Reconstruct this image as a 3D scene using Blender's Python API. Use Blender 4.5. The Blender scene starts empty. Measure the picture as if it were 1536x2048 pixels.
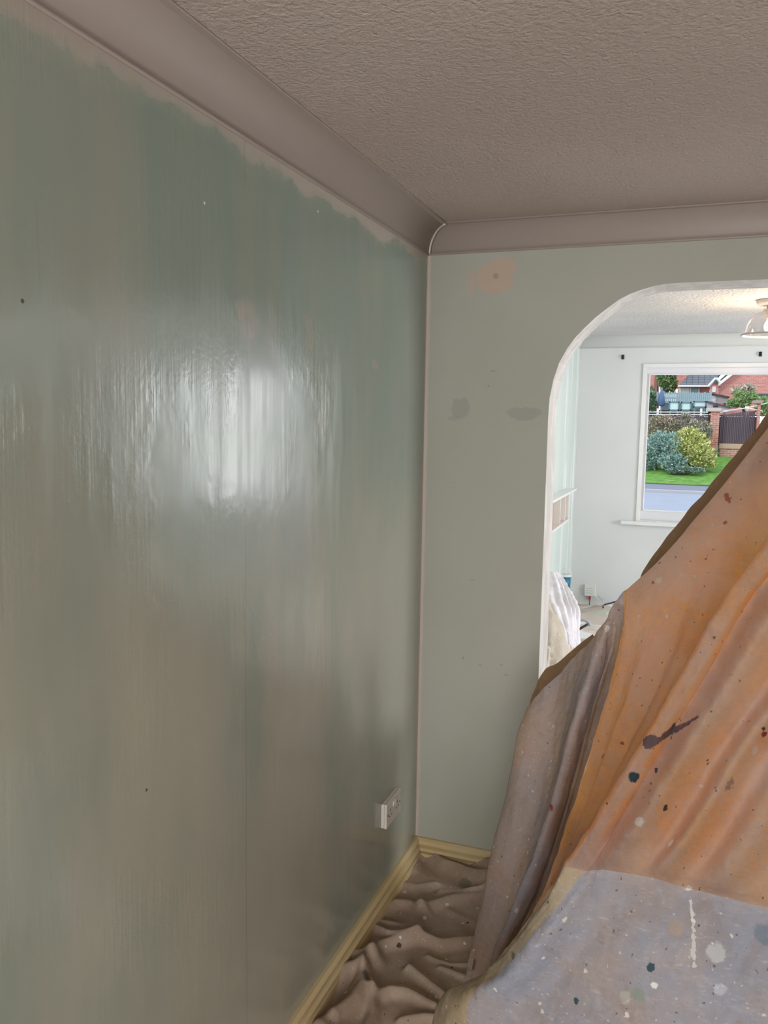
import bpy, bmesh, math, random
from mathutils import Vector, Matrix, noise
from mathutils.bvhtree import BVHTree
S = bpy.context.scene
random.seed(7)

# ------------------------------------------------------------------ camera
YAW, PITCH, ROLL, FOC = 0.3559, -0.1111, 0.0161, 1659.7
CH = 1.7157
F = Vector((-math.sin(YAW)*math.cos(PITCH), math.cos(YAW)*math.cos(PITCH), math.sin(PITCH)))
R0 = Vector((math.cos(YAW), math.sin(YAW), 0)); U0 = R0.cross(F)
RT = R0*math.cos(ROLL)+U0*math.sin(ROLL); UP = U0*math.cos(ROLL)-R0*math.sin(ROLL)
CAM = Vector((0, 0, CH))
cd = bpy.data.cameras.new('camera'); co = bpy.data.objects.new('camera', cd); S.collection.objects.link(co)
M = Matrix((RT, UP, -F)).transposed().to_4x4(); M.translation = CAM
co.matrix_world = M
cd.sensor_fit = 'VERTICAL'; cd.sensor_height = 36; cd.lens = FOC*36/2048; cd.clip_start = .02; cd.clip_end = 400
S.camera = co

# ------------------------------------------------------------------ world, lights, exposure
SKY, SUN, REAR, SIDE_FILL, BAY, BULB = 1.55, 1.3, 92, 125, 19, 14
w = bpy.data.worlds.new('sky'); S.world = w; w.use_nodes = True
nt = w.node_tree; bg = nt.nodes['Background']
tc = nt.nodes.new('ShaderNodeTexCoord'); nz = nt.nodes.new('ShaderNodeTexNoise'); cr = nt.nodes.new('ShaderNodeValToRGB')
nz.inputs['Scale'].default_value = 2.2; nz.inputs['Detail'].default_value = 5
cr.color_ramp.elements[0].color = (.80, .88, 1, 1); cr.color_ramp.elements[1].color = (1, 1, 1, 1)
nt.links.new(tc.outputs['Generated'], nz.inputs['Vector']); nt.links.new(nz.outputs['Fac'], cr.inputs['Fac'])
nt.links.new(cr.outputs['Color'], bg.inputs['Color']); bg.inputs['Strength'].default_value = SKY

def lamp(name, kind, loc, energy, color=(1, 1, 1), rot=(0, 0, 0), **k):
    l = bpy.data.lights.new(name, kind); l.energy = energy; l.color = color
    for a, b in k.items(): setattr(l, a, b)
    o = bpy.data.objects.new(name, l); S.collection.objects.link(o); o.location = loc; o.rotation_euler = rot
    return o
lamp('sun', 'SUN', (0, 0, 30), SUN, (1, .95, .88), (math.radians(48), 0, math.radians(-35)), angle=math.radians(12))
# daylight through the patio door behind the camera, and an added fill lamp at the side of the front room (both out of view)
lamp('patio_daylight', 'AREA', (.30, -1.80, 1.15), REAR, (1, .99, .98), (math.radians(66), 0, 0), shape='RECTANGLE', size=2.0, size_y=1.5)
lamp('added_side_fill', 'AREA', (4.17, 4.15, 1.5), SIDE_FILL, (.93, .97, 1), (0, math.radians(90), 0), shape='RECTANGLE', size=1.3, size_y=1.7)
lamp('second_window_daylight', 'AREA', (2.355, 6.965, 1.55), BAY, (.97, .98, 1), (math.radians(-90), 0, 0), shape='RECTANGLE', size=1.12, size_y=1.14)
def portal(loc, sx, sy, rot):
    o = lamp('sky_portal', 'AREA', loc, 1, rot=rot, shape='RECTANGLE', size=sx, size_y=sy); o.data.cycles.is_portal = True
portal((.43, 7.25, 1.55), 1.7, 1.3, (math.radians(-90), 0, 0))
vs = S.view_settings; vs.view_transform = 'Standard'; vs.look = 'None'; vs.gamma = 1; vs.use_curve_mapping = False
vs.exposure = 0.0
S.display_settings.display_device = 'sRGB'

# ------------------------------------------------------------------ helpers
def P(px, py, Y):                       # a point of the photograph at world depth y
    d = F+RT*((px-768)/FOC)-UP*((py-1024)/FOC); return CAM+d*(Y/d.y)
def PZ(px, py, Z):
    d = F+RT*((px-768)/FOC)-UP*((py-1024)/FOC); return CAM+d*((Z-CH)/d.z)
def PX(px, py, X):
    d = F+RT*((px-768)/FOC)-UP*((py-1024)/FOC); return CAM+d*(X/d.x)
def link(name, me, mats=None, parent=None, smooth=False):
    o = bpy.data.objects.new(name, me); S.collection.objects.link(o)
    if mats is not None:
        for m in (mats if isinstance(mats, (list, tuple)) else [mats]): me.materials.append(m)
    if parent is not None: o.parent = parent
    if smooth:
        for p in me.polygons: p.use_smooth = True
    return o
def build(name, bm, mats=None, parent=None, smooth=False, recalc=True):
    if recalc: bmesh.ops.recalc_face_normals(bm, faces=bm.faces)
    me = bpy.data.meshes.new(name); bm.to_mesh(me); bm.free()
    return link(name, me, mats, parent, smooth)
def empty(name, loc):
    o = bpy.data.objects.new(name, None); S.collection.objects.link(o); o.location = loc; o.empty_display_size = .05
    bpy.context.view_layer.update()
    return o
def tag(o, label=None, cat=None, group=None, kind=None):
    if label: o['label'] = label
    if cat: o['category'] = cat
    if group: o['group'] = group
    if kind: o['kind'] = kind
    return o
def struct(name, bm, m, smooth=False, parent=None):
    o = build(name, bm, m, parent, smooth)
    if parent is None: o['kind'] = 'structure'
    return o
def box(bm, a, b, bev=0, off=(0, 0, 0), mi=0):
    a = Vector(a)-Vector(off); b = Vector(b)-Vector(off)
    r = bmesh.ops.create_cube(bm, size=1)
    c = (a+b)/2; s = b-a
    for v in r['verts']: v.co = Vector((v.co.x*s.x, v.co.y*s.y, v.co.z*s.z))+c
    fs = set(f for v in r['verts'] for f in v.link_faces)
    for f in fs: f.material_index = mi
    if bev:
        es = list(set(e for v in r['verts'] for e in v.link_edges))
        bmesh.ops.bevel(bm, geom=es, offset=bev, segments=2, affect='EDGES', profile=.6)
    return bm
def B(a, b, bev=0, off=(0, 0, 0)): return box(bmesh.new(), a, b, bev, off)
def lathe(bm, prof, n=32, c=(0, 0, 0)):
    rings = []
    for r, z in prof:
        rings.append([bm.verts.new((c[0]+r*math.cos(2*math.pi*i/n), c[1]+r*math.sin(2*math.pi*i/n), c[2]+z)) for i in range(n)])
    for a, b in zip(rings, rings[1:]):
        for i in range(n): bm.faces.new((a[i], a[(i+1) % n], b[(i+1) % n], b[i]))
    return bm
def tube(bm, pts, r, n=8):
    pts = [Vector(p) for p in pts]; rings = []
    for i, p in enumerate(pts):
        t = (pts[min(i+1, len(pts)-1)]-pts[max(i-1, 0)]).normalized()
        a = t.orthogonal().normalized() if i == 0 else (a-t*a.dot(t)).normalized()
        b = t.cross(a)
        rr = r[i] if isinstance(r, (list, tuple)) else r
        rings.append([bm.verts.new(p+(a*math.cos(2*math.pi*k/n)+b*math.sin(2*math.pi*k/n))*rr) for k in range(n)])
    for p, q in zip(rings, rings[1:]):
        for k in range(n): bm.faces.new((p[k], p[(k+1) % n], q[(k+1) % n], q[k]))
    bm.faces.new(rings[0][::-1]); bm.faces.new(rings[-1])
    return bm
def prism(bm, pts, d):                  # polygon pts extruded by vector d
    d = Vector(d); a = [bm.verts.new(p) for p in pts]; b = [bm.verts.new(Vector(p)+d) for p in pts]
    bm.faces.new(a); bm.faces.new(b[::-1]); n = len(a)
    for i in range(n): bm.faces.new((a[i], b[i], b[(i+1) % n], a[(i+1) % n]))
    return bm
def sweep_profile(bm, prof, p0, p1, out, m0=0, m1=0):
    # prof: (outward, z) pairs, swept from p0 to p1; m0/m1 mitre shifts per unit of outward distance
    p0 = Vector(p0); p1 = Vector(p1); t = (p1-p0).normalized(); out = Vector(out)
    A = [bm.verts.new(p0+out*u+Vector((0, 0, z))+t*(m0*u)) for u, z in prof]
    Bv = [bm.verts.new(p1+out*u+Vector((0, 0, z))+t*(m1*u)) for u, z in prof]
    n = len(prof)
    for i in range(n-1): bm.faces.new((A[i], Bv[i], Bv[i+1], A[i+1]))
    bm.faces.new((A[-1], Bv[-1], Bv[0], A[0])); bm.faces.new(A[::-1]); bm.faces.new(Bv)
    return bm
def cr1(a, b, c, d, t):
    return .5*((2*b)+(-a+c)*t+(2*a-5*b+4*c-d)*t*t+(-a+3*b-3*c+d)*t*t*t)
def spline(pts, t):
    n = len(pts)-1; x = min(max(t*n, 0), n-1e-6); i = int(x); f = x-i
    g = lambda k: pts[min(max(k, 0), n)]
    return cr1(g(i-1), g(i), g(i+1), g(i+2), f)
def fbm(v, o=4): return noise.fractal(v, 1.0, 2.1, o)

# ------------------------------------------------------------------ node material helpers
class NM:
    def __init__(s, name, rough=.6, color=(.5, .5, .5)):
        s.m = bpy.data.materials.new(name); s.m.use_nodes = True; s.t = s.m.node_tree
        s.b = s.t.nodes['Principled BSDF']; s.b.inputs['Roughness'].default_value = rough
        s.b.inputs['Base Color'].default_value = (*color, 1)
        g = s.n('ShaderNodeNewGeometry'); s.pos = g.outputs['Position']
    def n(s, t): return s.t.nodes.new(t)
    def l(s, a, b): s.t.links.new(a, b)
    def put(s, sock, v):
        if isinstance(v, bpy.types.NodeSocket): s.l(v, sock)
        elif isinstance(v, (tuple, list)) and sock.type == 'RGBA': sock.default_value = (*v[:3], 1)
        else: sock.default_value = v
    def math(s, op, a, b=0, c=0, clamp=False):
        n = s.n('ShaderNodeMath'); n.operation = op; n.use_clamp = clamp
        for i, v in enumerate((a, b, c)): s.put(n.inputs[i], v)
        return n.outputs[0]
    def vmath(s, op, a, b=(0, 0, 0)):
        n = s.n('ShaderNodeVectorMath'); n.operation = op; s.put(n.inputs[0], a)
        if op == 'SCALE': s.put(n.inputs[3], b)
        else: s.put(n.inputs[1], b)
        return n.outputs['Value'] if op in ('LENGTH', 'DISTANCE', 'DOT_PRODUCT') else n.outputs[0]
    def noise(s, scale, detail=4, vec=None, stretch=None, rough=.55, dist=0, col=False):
        v = vec or s.pos
        if stretch: v = s.vmath('MULTIPLY', v, stretch)
        n = s.n('ShaderNodeTexNoise'); s.l(v, n.inputs['Vector']); n.inputs['Scale'].default_value = scale
        n.inputs['Detail'].default_value = detail; n.inputs['Roughness'].default_value = rough; n.inputs['Distortion'].default_value = dist
        return n.outputs['Color'] if col else n.outputs['Fac']
    def vor(s, scale, vec=None, out='Distance', feature='F1'):
        n = s.n('ShaderNodeTexVoronoi'); n.feature = feature; s.l(vec or s.pos, n.inputs['Vector']); n.inputs['Scale'].default_value = scale
        return n.outputs[out]
    def ss(s, x, lo, hi):                # smoothstep
        n = s.n('ShaderNodeMapRange'); n.interpolation_type = 'SMOOTHSTEP'; s.put(n.inputs[0], x)
        n.inputs[1].default_value = lo; n.inputs[2].default_value = hi
        if lo > hi: n.inputs[1].default_value = hi; n.inputs[2].default_value = lo; n.inputs[3].default_value = 1; n.inputs[4].default_value = 0
        return n.outputs[0]
    def mix(s, f, a, b):
        n = s.n('ShaderNodeMix'); n.data_type = 'RGBA'; s.put(n.inputs[0], f); s.put(n.inputs[6], a); s.put(n.inputs[7], b)
        return n.outputs[2]
    def sep(s, v=None):
        n = s.n('ShaderNodeSeparateXYZ'); s.l(v or s.pos, n.inputs[0]); return n.outputs
    def col(s, c): s.put(s.b.inputs['Base Color'], c); return s
    def rough(s, v): s.put(s.b.inputs['Roughness'], v); return s
    def bump(s, h, strength=.3, dist=.01):
        n = s.n('ShaderNodeBump'); n.inputs['Strength'].default_value = strength; n.inputs['Distance'].default_value = dist
        s.l(h, n.inputs['Height']); s.l(n.outputs[0], s.b.inputs['Normal']); s.bn = n; return s
    def spot(s, c, r, warp=None, soft=.15, sc=(1, 1, 1)):   # mask around a world point
        v = s.vmath('SUBTRACT', s.pos, tuple(c))
        if sc != (1, 1, 1): v = s.vmath('MULTIPLY', v, sc)
        d = s.vmath('LENGTH', v)
        if warp is not None: d = s.math('ADD', d, warp)
        return s.ss(d, r*(1+soft), r*(1-soft))
def plain(name, color, rough=.6, metal=0, spec=None):
    m = NM(name, rough, color); m.b.inputs['Metallic'].default_value = metal
    if spec is not None: m.b.inputs['Specular IOR Level'].default_value = spec
    return m.m

# ------------------------------------------------------------------ room dimensions
XL, YB, H = -.941, 2.946, 2.4
XLF, YF = -.909, 6.934
YB2 = 3.126                              # far face of the arch wall
JX, ARR = -.4855, 1.95                   # arch opening

# ------------------------------------------------------------------ wall materials
def mint_wall():
    m = NM('mint_satin_wall', .3)
    x, y, z = m.sep()
    big = m.noise(1.3, 3, stretch=(1, 1, .45)); streak = m.noise(9, 4, stretch=(1, 1, .12)); fine = m.noise(80, 3, stretch=(1, 1, .05))
    c = m.mix(m.ss(big, .35, .65), (.215, .275, .232), (.262, .292, .25))
    c = m.mix(m.math('MULTIPLY', m.ss(streak, .45, .75), .32), c, (.33, .31, .255))
    c = m.mix(m.math('MULTIPLY', m.ss(m.noise(3.1, 3, stretch=(1, 1, .3)), .5, .72), .4), c, (.31, .295, .245))
    c = m.mix(m.math('MULTIPLY', m.ss(m.noise(2.3, 2, stretch=(1, 1.3, .4)), .52, .7), .35), c, (.22, .285, .21))
    # warm reflected glow on the lower wall, painted as beige in soft vertical patches
    cloth_glow = m.math('MULTIPLY', m.ss(m.noise(1.7, 4, stretch=(1, 1.2, .5)), .30, .62), m.ss(z, 1.75, 1.15))
    c = m.mix(m.math('MULTIPLY', cloth_glow, .62), c, (.43, .40, .325))
    # bare primer and filler band under the coving, ragged lower edge, running down the corner
    nb = m.noise(7, 4); nb2 = m.noise(24, 3)
    nb3 = m.noise(4, 3, dist=.8); wv = m.math('ADD', m.math('MULTIPLY', nb3, .11), m.math('MULTIPLY', nb2, .024))
    edge = m.math('SUBTRACT', z, m.math('SUBTRACT', 2.345, wv))
    band = m.math('MULTIPLY', m.ss(edge, -.009, .012), m.math('ADD', .8, m.math('MULTIPLY', m.noise(11, 4), .35)), clamp=True)
    c = m.mix(m.math('MULTIPLY', band, .92), c, (.40, .33, .28))
    rim = m.math('MULTIPLY', m.ss(edge, -.035, 0), m.ss(edge, .05, .0))
    c = m.mix(m.math('MULTIPLY', rim, m.math('MULTIPLY', nb2, .5)), c, (.36, .37, .31))
    cor = m.ss(m.math('ADD', y, m.math('MULTIPLY', nb2, .014)), YB-.006, YB+.003)
    c = m.mix(cor, c, (.50, .42, .36))
    # filler smears
    wp = m.math('MULTIPLY', m.math('SUBTRACT', m.noise(28, 4), .5), .045)
    for px, py, r, sc, k in ((498, 640, .036, (1, .9, .9), .5), (480, 622, .02, (1, 1, 1), .5), (620, 668, .034, (1, 1.5, .75), .5),
                             (612, 640, .02, (1, 1.3, .8), .4), (750, 728, .016, (1, .7, 1), .45), (640, 850, .02, (1, .5, 1.5), .3)):
        c = m.mix(m.math('MULTIPLY', m.spot(PX(px, py, XL), r, wp, .25, sc), k), c, (.36, .315, .275))
    for px, py, r in ((45, 602, .0035), (293, 1580, .003)):
        c = m.mix(m.spot(PX(px, py, XL), r, None, .3), c, (.06, .06, .05))
    for px, py, r in ((409, 406, .003), (636, 423, .003)):
        c = m.mix(m.spot(PX(px, py, XL), r, None, .3), c, (.75, .75, .72))
    # plasterboard joint
    jl = m.ss(m.math('ABSOLUTE', m.math('SUBTRACT', y, m.math('ADD', 1.632, m.math('MULTIPLY', m.noise(3, 2), .006)))), .0018, .0004)
    jz = m.math('ADD', m.ss(z, 1.62, 1.5), m.math('MULTIPLY', m.ss(z, 2.20, 2.21), 1), clamp=True)
    c = m.mix(m.math('MULTIPLY', m.math('MULTIPLY', jl, jz), .55), c, (.17, .16, .13))
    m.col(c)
    m.rough(m.math('ADD', .13, m.math('ADD', m.math('MULTIPLY', band, .4), m.math('MULTIPLY', m.ss(m.noise(22, 4, stretch=(1, 1, .08)), .35, .75), .13))))
    pat = m.ss(m.noise(5, 4, stretch=(1, 1, .7)), .42, .62); h = m.math('MULTIPLY', m.math('ADD', m.math('MULTIPLY', fine, .42), m.math('MULTIPLY', m.noise(95, 4), .22)), m.math('ADD', .12, m.math('MULTIPLY', pat, 1.1)))
    h = m.math('ADD', h, m.math('MULTIPLY', m.noise(5, 2), .9))
    m.bump(h, .22, .006); m.b.inputs['Specular IOR Level'].default_value = .85
    return m.m
def grey_wall():
    m = NM('grey_white_matt_wall', .55)
    x, y, z = m.sep()
    c = m.mix(m.ss(m.noise(1.6, 3), .35, .65), (.385, .39, .33), (.42, .415, .365))
    wp = m.math('MULTIPLY', m.math('SUBTRACT', m.noise(38, 4, stretch=(1, 1, .8)), .5), .04)
    for px, py, r, sc, k in ((990, 556, .058, (.85, 1, 1.05), .9), (942, 566, .026, (1.5, 1, .5), .5), (1008, 534, .036, (.75, 1, 1.2), .9),
                             (922, 818, .036, (1, 1, 1), .62), (908, 836, .018, (.6, 1, 1.6), .5), (1048, 828, .044, (.72, 1, 1.8), .62)):
        c = m.mix(m.math('MULTIPLY', m.spot(P(px, py, YB), r, wp, .12, sc), k), c, (.50, .385, .30) if py < 700 else (.315, .30, .275))
    for px, py, r, sc in ((992, 552, .010, (1, 1, 1)), (986, 742, .010, (.8, 1, 4)), (977, 772, .004, (1, 1, 1)), (909, 966, .003, (1, 1, 1)), (960, 1330, .007, (1, 1, 2)),
                          (1003, 1330, .006, (1, 1, 2)), (926, 1316, .007, (2, 1, 1)), (1012, 1350, .007, (1, 1, 2)), (944, 1160, .008, (.6, 1, 4))):
        c = m.mix(m.math('MULTIPLY', m.spot(P(px, py, YB), r, m.math('MULTIPLY', wp, .25), .3, sc), .6), c, (.27, .24, .21))
    # green paint line smear left in the corner
    cx = m.ss(m.math('ADD', x, m.math('MULTIPLY', m.noise(12, 3), .012)), XL+.022, XL+.012)
    c = m.mix(m.math('MULTIPLY', cx, .8), c, (.54, .46, .40))
    m.col(c)
    m.bump(m.math('ADD', m.noise(120, 3), m.math('MULTIPLY', m.noise(5, 2), 1.5)), .12, .003); m.b.inputs['Specular IOR Level'].default_value = .3
    return m.m
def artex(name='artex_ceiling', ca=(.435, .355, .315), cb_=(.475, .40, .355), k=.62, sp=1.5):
    m = NM(name, .75)
    v = m.vor(62*sp, m.vmath('ADD', m.pos, m.vmath('SCALE', m.noise(24, 3, col=True), .05)), feature='SMOOTH_F1'); n = m.noise(85*sp, 3, dist=1.2)
    m.col(m.mix(m.ss(m.noise(.9, 2), .35, .65), ca, cb_))
    m.bump(m.math('ADD', m.math('MULTIPLY', v, .9), m.math('MULTIPLY', n, .8)), k, .008)
    return m.m
def front_wall_mat():
    m = NM('pale_grey_wall', .5); m.col(m.mix(m.ss(m.noise(1.5, 3), .35, .65), (.67, .685, .695), (.705, .72, .73)))
    m.bump(m.noise(90, 3), .06, .003); return m.m
def front_left_mat():
    m = NM('pale_mint_gloss_wall', .16); m.col(m.mix(m.ss(m.noise(3, 3, stretch=(1, 1, .1)), .4, .6), (.62, .74, .69), (.68, .78, .74))); m.col(m.mix(m.ss(m.noise(7, 4, stretch=(1, 1, .09)), .52, .6), m.b.inputs['Base Color'].links[0].from_socket, (.88, .93, .92)))  # white streaks: window reflections put into the colour
    m.bump(m.math('ADD', m.noise(14, 3, stretch=(1, 1, .04)), m.math('MULTIPLY', m.noise(60, 3), .2)), .22, .01); return m.m
def white_paint(name, c=(.72, .71, .69), rough=.35, n=.03):
    m = NM(name, rough); a = tuple(v-n for v in c); m.col(m.mix(m.noise(6, 4), a, c)); m.bump(m.noise(70, 3), .08, .003); return m.m
def jamb_mat():
    m = NM('primed_arch_edge', .5); f = m.noise(18, 5, stretch=(1, 1, .4))
    m.col(m.mix(m.ss(f, .42, .62), (.60, .55, .52), (.72, .68, .66))); m.bump(m.noise(40, 4), .25, .004); return m.m
MINT, GREY, ARTEX, FWALL, FLEFT, JAMB = mint_wall(), grey_wall(), artex(), front_wall_mat(), front_left_mat(), jamb_mat()
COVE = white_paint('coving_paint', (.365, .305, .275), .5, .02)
def cream_gloss():
    m = NM('cream_gloss_skirting', .3); m.col(m.mix(m.ss(m.noise(2, 3), .35, .65), (.54, .40, .19), (.60, .48, .28)))
    m.bump(m.noise(30, 4), .1, .003); return m.m
CREAM = cream_gloss()
WHITE = white_paint('white_gloss_paint', (.80, .80, .80), .25, .02)
UPVC = white_paint('white_window_frame', (.76, .76, .80), .25, .02)

# ------------------------------------------------------------------ room shell
struct('floor', B((XL-.1, -2.1, -.12), (4.3, YF, 0)), plain('carpet_beige', (.50, .45, .39), .9))
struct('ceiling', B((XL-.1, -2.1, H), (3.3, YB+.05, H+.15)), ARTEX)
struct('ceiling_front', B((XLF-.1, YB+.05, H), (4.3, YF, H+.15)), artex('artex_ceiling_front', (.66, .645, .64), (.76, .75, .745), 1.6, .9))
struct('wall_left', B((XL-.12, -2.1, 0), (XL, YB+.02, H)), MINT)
struct('wall_left_front', B((XLF-.15, YB+.02, 0), (XLF, YF, H)), FLEFT)
struct('wall_right', B((2.6, -2.1, 0), (2.72, YB+.05, H)), GREY)
bm = bmesh.new()                         # right wall of the front room with an opening made up for the added side fill
box(bm, (4.2, YB2, 0), (4.32, YF, .85)); box(bm, (4.2, YB2, 2.15), (4.32, YF, H)); box(bm, (4.2, YB2, .85), (4.32, 3.28, 2.15)); box(bm, (4.2, 5.02, .85), (4.32, YF, 2.15))
struct('wall_right_front', bm, FWALL)
bm = bmesh.new()                         # wall behind the camera with the patio door opening
box(bm, (XL, -2.1, 0), (-.7, -2, H)); box(bm, (1.3, -2.1, 0), (2.6, -2, H)); box(bm, (-.7, -2.1, 2.1), (1.3, -2, H)); box(bm, (-.7, -2.1, 0), (1.3, -2, .12))
struct('wall_rear', bm, GREY)

# arch wall: outline with the rounded arch cut out, extruded through the wall
arch = [(-.4855, 0), (-.4860, .9), (-.4862, 1.60), (-.4866, 1.72), (-.484, 1.80), (-.473, 1.864), (-.455, 1.922), (-.429, 1.971), (-.403, 2.007), (-.374, 2.038), (-.338, 2.073), (-.298, 2.104),
        (-.265, 2.128), (-.23, 2.146), (-.192, 2.159), (-.154, 2.169), (-.12, 2.174), (-.06, 2.1765), (.19, 2.176)]
arch2 = arch + [(1.464-x, z) for x, z in arch[::-1]]
bm = bmesh.new(); n = len(arch2)
def wf_(pts):                            # one flat piece of the wall on both faces
    bm.faces.new([bm.verts.new((x, YB, z)) for x, z in pts]); f = bm.faces.new([bm.verts.new((x, YB2, z)) for x, z in pts[::-1]]); f.material_index = 2
for sgn, seq, ox in ((0, arch2[:5], XL-.05), (1, arch2[::-1][:5], 4.25)):
    for p, q in zip(seq, seq[1:]): wf_([(ox, p[1]), p, q, (ox, q[1])] if not sgn else [(ox, p[1]), (ox, q[1]), q, p])
    q = seq[-1]; wf_([(ox, q[1]), q, (q[0], H), (ox, H)] if not sgn else [(ox, q[1]), (ox, H), (q[0], H), q])
for p, q in zip(arch2[4:n-4], arch2[5:n-4]): wf_([p, q, (q[0], H), (p[0], H)])
ja = [(bm.verts.new((x, YB, z)), bm.verts.new((x, YB2, z))) for x, z in arch2]
for p, q in zip(ja, ja[1:]): bm.faces.new((p[0], p[1], q[1], q[0])).material_index = 1
me_ = build('wall_back', bm, [GREY, JAMB, FWALL], recalc=False); me_['kind'] = 'structure'

# front wall with window openings
WX0, WX1, WZ0, WZ1 = -.385, 1.24, .945, 2.157
V0, V1 = 1.76, 2.95
bm = bmesh.new(); T = .26
for a, b in (((XLF-.1, WZ0), None),): pass
box(bm, (XLF-.1, YF, 0), (4.3, YF+T, WZ0)); box(bm, (XLF-.1, YF, WZ1), (4.3, YF+T, H+.15))
box(bm, (XLF-.1, YF, WZ0), (WX0, YF+T, WZ1)); box(bm, (WX1, YF, WZ0), (V0, YF+T, WZ1)); box(bm, (V1, YF, WZ0), (4.3, YF+T, WZ1))
struct('wall_front', bm, FWALL)

def window(name, x0, x1):
    yb = YF+.03
    bm = bmesh.new(); t = .048                       # architrave bead round the opening
    def bars(m, X0, X1, Z0, Z1, l, r_, t_, b_, ya, yb_, bev):   # four mitre-free bars of one frame, uprights between the rails
        box(m, (X0, ya, Z1-t_), (X1, yb_, Z1), bev)
        if b_: box(m, (X0, ya, Z0), (X1, yb_, Z0+b_), bev)
        box(m, (X0, ya+.0005, Z0+b_), (X0+l, yb_, Z1-t_), bev); box(m, (X1-r_, ya+.0005, Z0+b_), (X1, yb_, Z1-t_), bev)
    bars(bm, x0-.028, x1+.028, WZ0-.008, WZ1+.028, .031, .031, .031, 0, YF-.014, YF+.03, .002)
    root = struct(name, bm, WHITE)
    fr = bmesh.new(); bars(fr, x0, x1, WZ0-.008, WZ1, .022, .022, .052, .083, YF+.05, YF+.11, .003)
    build('window_frame', fr, UPVC, root)
    lin = bmesh.new(); bars(lin, x0-.006, x1+.006, WZ0-.02, WZ1+.006, .008, .008, .008, .012, YF+.025, YF+.13, 0)
    build('reveal_lining', lin, WHITE, root)
    bd = bmesh.new(); bars(bd, x0+.018, x1-.018, WZ0+.071, WZ1-.048, .009, .009, .009, .009, YF+.040, YF+.07, .002)
    build('glazing_bead', bd, WHITE, root)
    build('sill_board', B((x0-.14, YF-.05, WZ0-.038), (x1+.14, YF+.05, WZ0-.008), .006), WHITE, root)
    g = NM('window_glass', .02); tr = g.n('ShaderNodeBsdfTransparent'); tr.inputs[0].default_value = (.97, .985, .98, 1)
    g.l(tr.outputs[0], g.t.nodes['Material Output'].inputs['Surface'])
    build('glass_pane', B((x0+.018, YF+.075, WZ0+.07), (x1-.018, YF+.081, WZ1-.045)), g.m, root)
    return root
window('window_1', WX0, WX1); window('window_2', V0, V1)

# coving: concave quarter profile with small lips
D = .0892
def cove_prof():
    p = [(0, H-D-.004), (.004, H-D-.004), (.006, H-D+.003)]
    for i in range(0, 13):
        a = math.pi/2*i/12; r = D-.008
        p.append((.006+r*(1-math.cos(a)), H-.006-r*(1-math.sin(a)) if False else H-D+.003+r*math.sin(a)))
    p += [(D+.002, H-.005), (D+.003, H), (0, H)]
    return p
cp = cove_prof()
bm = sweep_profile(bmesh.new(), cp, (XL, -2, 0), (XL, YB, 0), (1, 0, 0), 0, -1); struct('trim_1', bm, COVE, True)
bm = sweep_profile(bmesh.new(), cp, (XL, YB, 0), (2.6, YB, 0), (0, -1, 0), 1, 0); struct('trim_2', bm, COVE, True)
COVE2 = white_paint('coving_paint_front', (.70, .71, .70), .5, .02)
bm = sweep_profile(bmesh.new(), cp, (XLF, YF, 0), (4.2, YF, 0), (0, -1, 0), 1, 0); struct('trim_3', bm, COVE2, True)
bm = sweep_profile(bmesh.new(), cp, (XLF, YB2, 0), (XLF, YF, 0), (1, 0, 0), 0, -1); struct('trim_4', bm, COVE2, True)
for nm in ('trim_1', 'trim_2', 'trim_3', 'trim_4'):
    o = bpy.data.objects[nm]
    for p in o.data.polygons: p.use_smooth = p.area > 0 and abs(p.normal.z) < .995 and abs(p.normal.z) > .05
# caulked mitre in the corner
bm = bmesh.new(); r = D-.008
pts = [Vector((XL+.007+r*(1-math.cos(a)), YB-.007-r*(1-math.cos(a)), H-D+.003+r*math.sin(a)-.001)) for a in [math.pi/2*i/12 for i in range(13)]]
tube(bm, pts, .0042, 8); struct('trim_5', bm, white_paint('mitre_caulk', (.62, .58, .53), .5), True)
bm = bmesh.new(); tube(bm, [p+Vector((.0065, .0, -.001)) for p in pts], .0016, 6); struct('trim_6', bm, plain('mitre_gap', (.16, .13, .1), .8), True)

# skirting, ogee-like with grooves
def skirt_prof(h, t):
    return [(0, 0), (t, 0), (t, h*.48), (t*.60, h*.50), (t*.60, h*.55), (t*.95, h*.57), (t*.95, h*.68), (t*.62, h*.72), (t*.45, h*.74), (t*.45, h*.80), (t*.70, h*.82), (t*.70, h*.93), (t*.35, h), (0, h)]
sp = skirt_prof(.1, .030)
struct('baseboard_left', sweep_profile(bmesh.new(), sp, (XL, -2, 0), (XL, YB, 0), (1, 0, 0), 0, -1), CREAM)
struct('baseboard_back', sweep_profile(bmesh.new(), sp, (XL, YB, 0), (JX, YB, 0), (0, -1, 0), 1, 0), CREAM)
FCREAM = white_paint('cream_front_skirting', (.72, .68, .62), .35)
struct('baseboard_front', sweep_profile(bmesh.new(), skirt_prof(.235, .03), (XLF, YF, 0), (4.2, YF, 0), (0, -1, 0), 1, 0), FCREAM)

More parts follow.
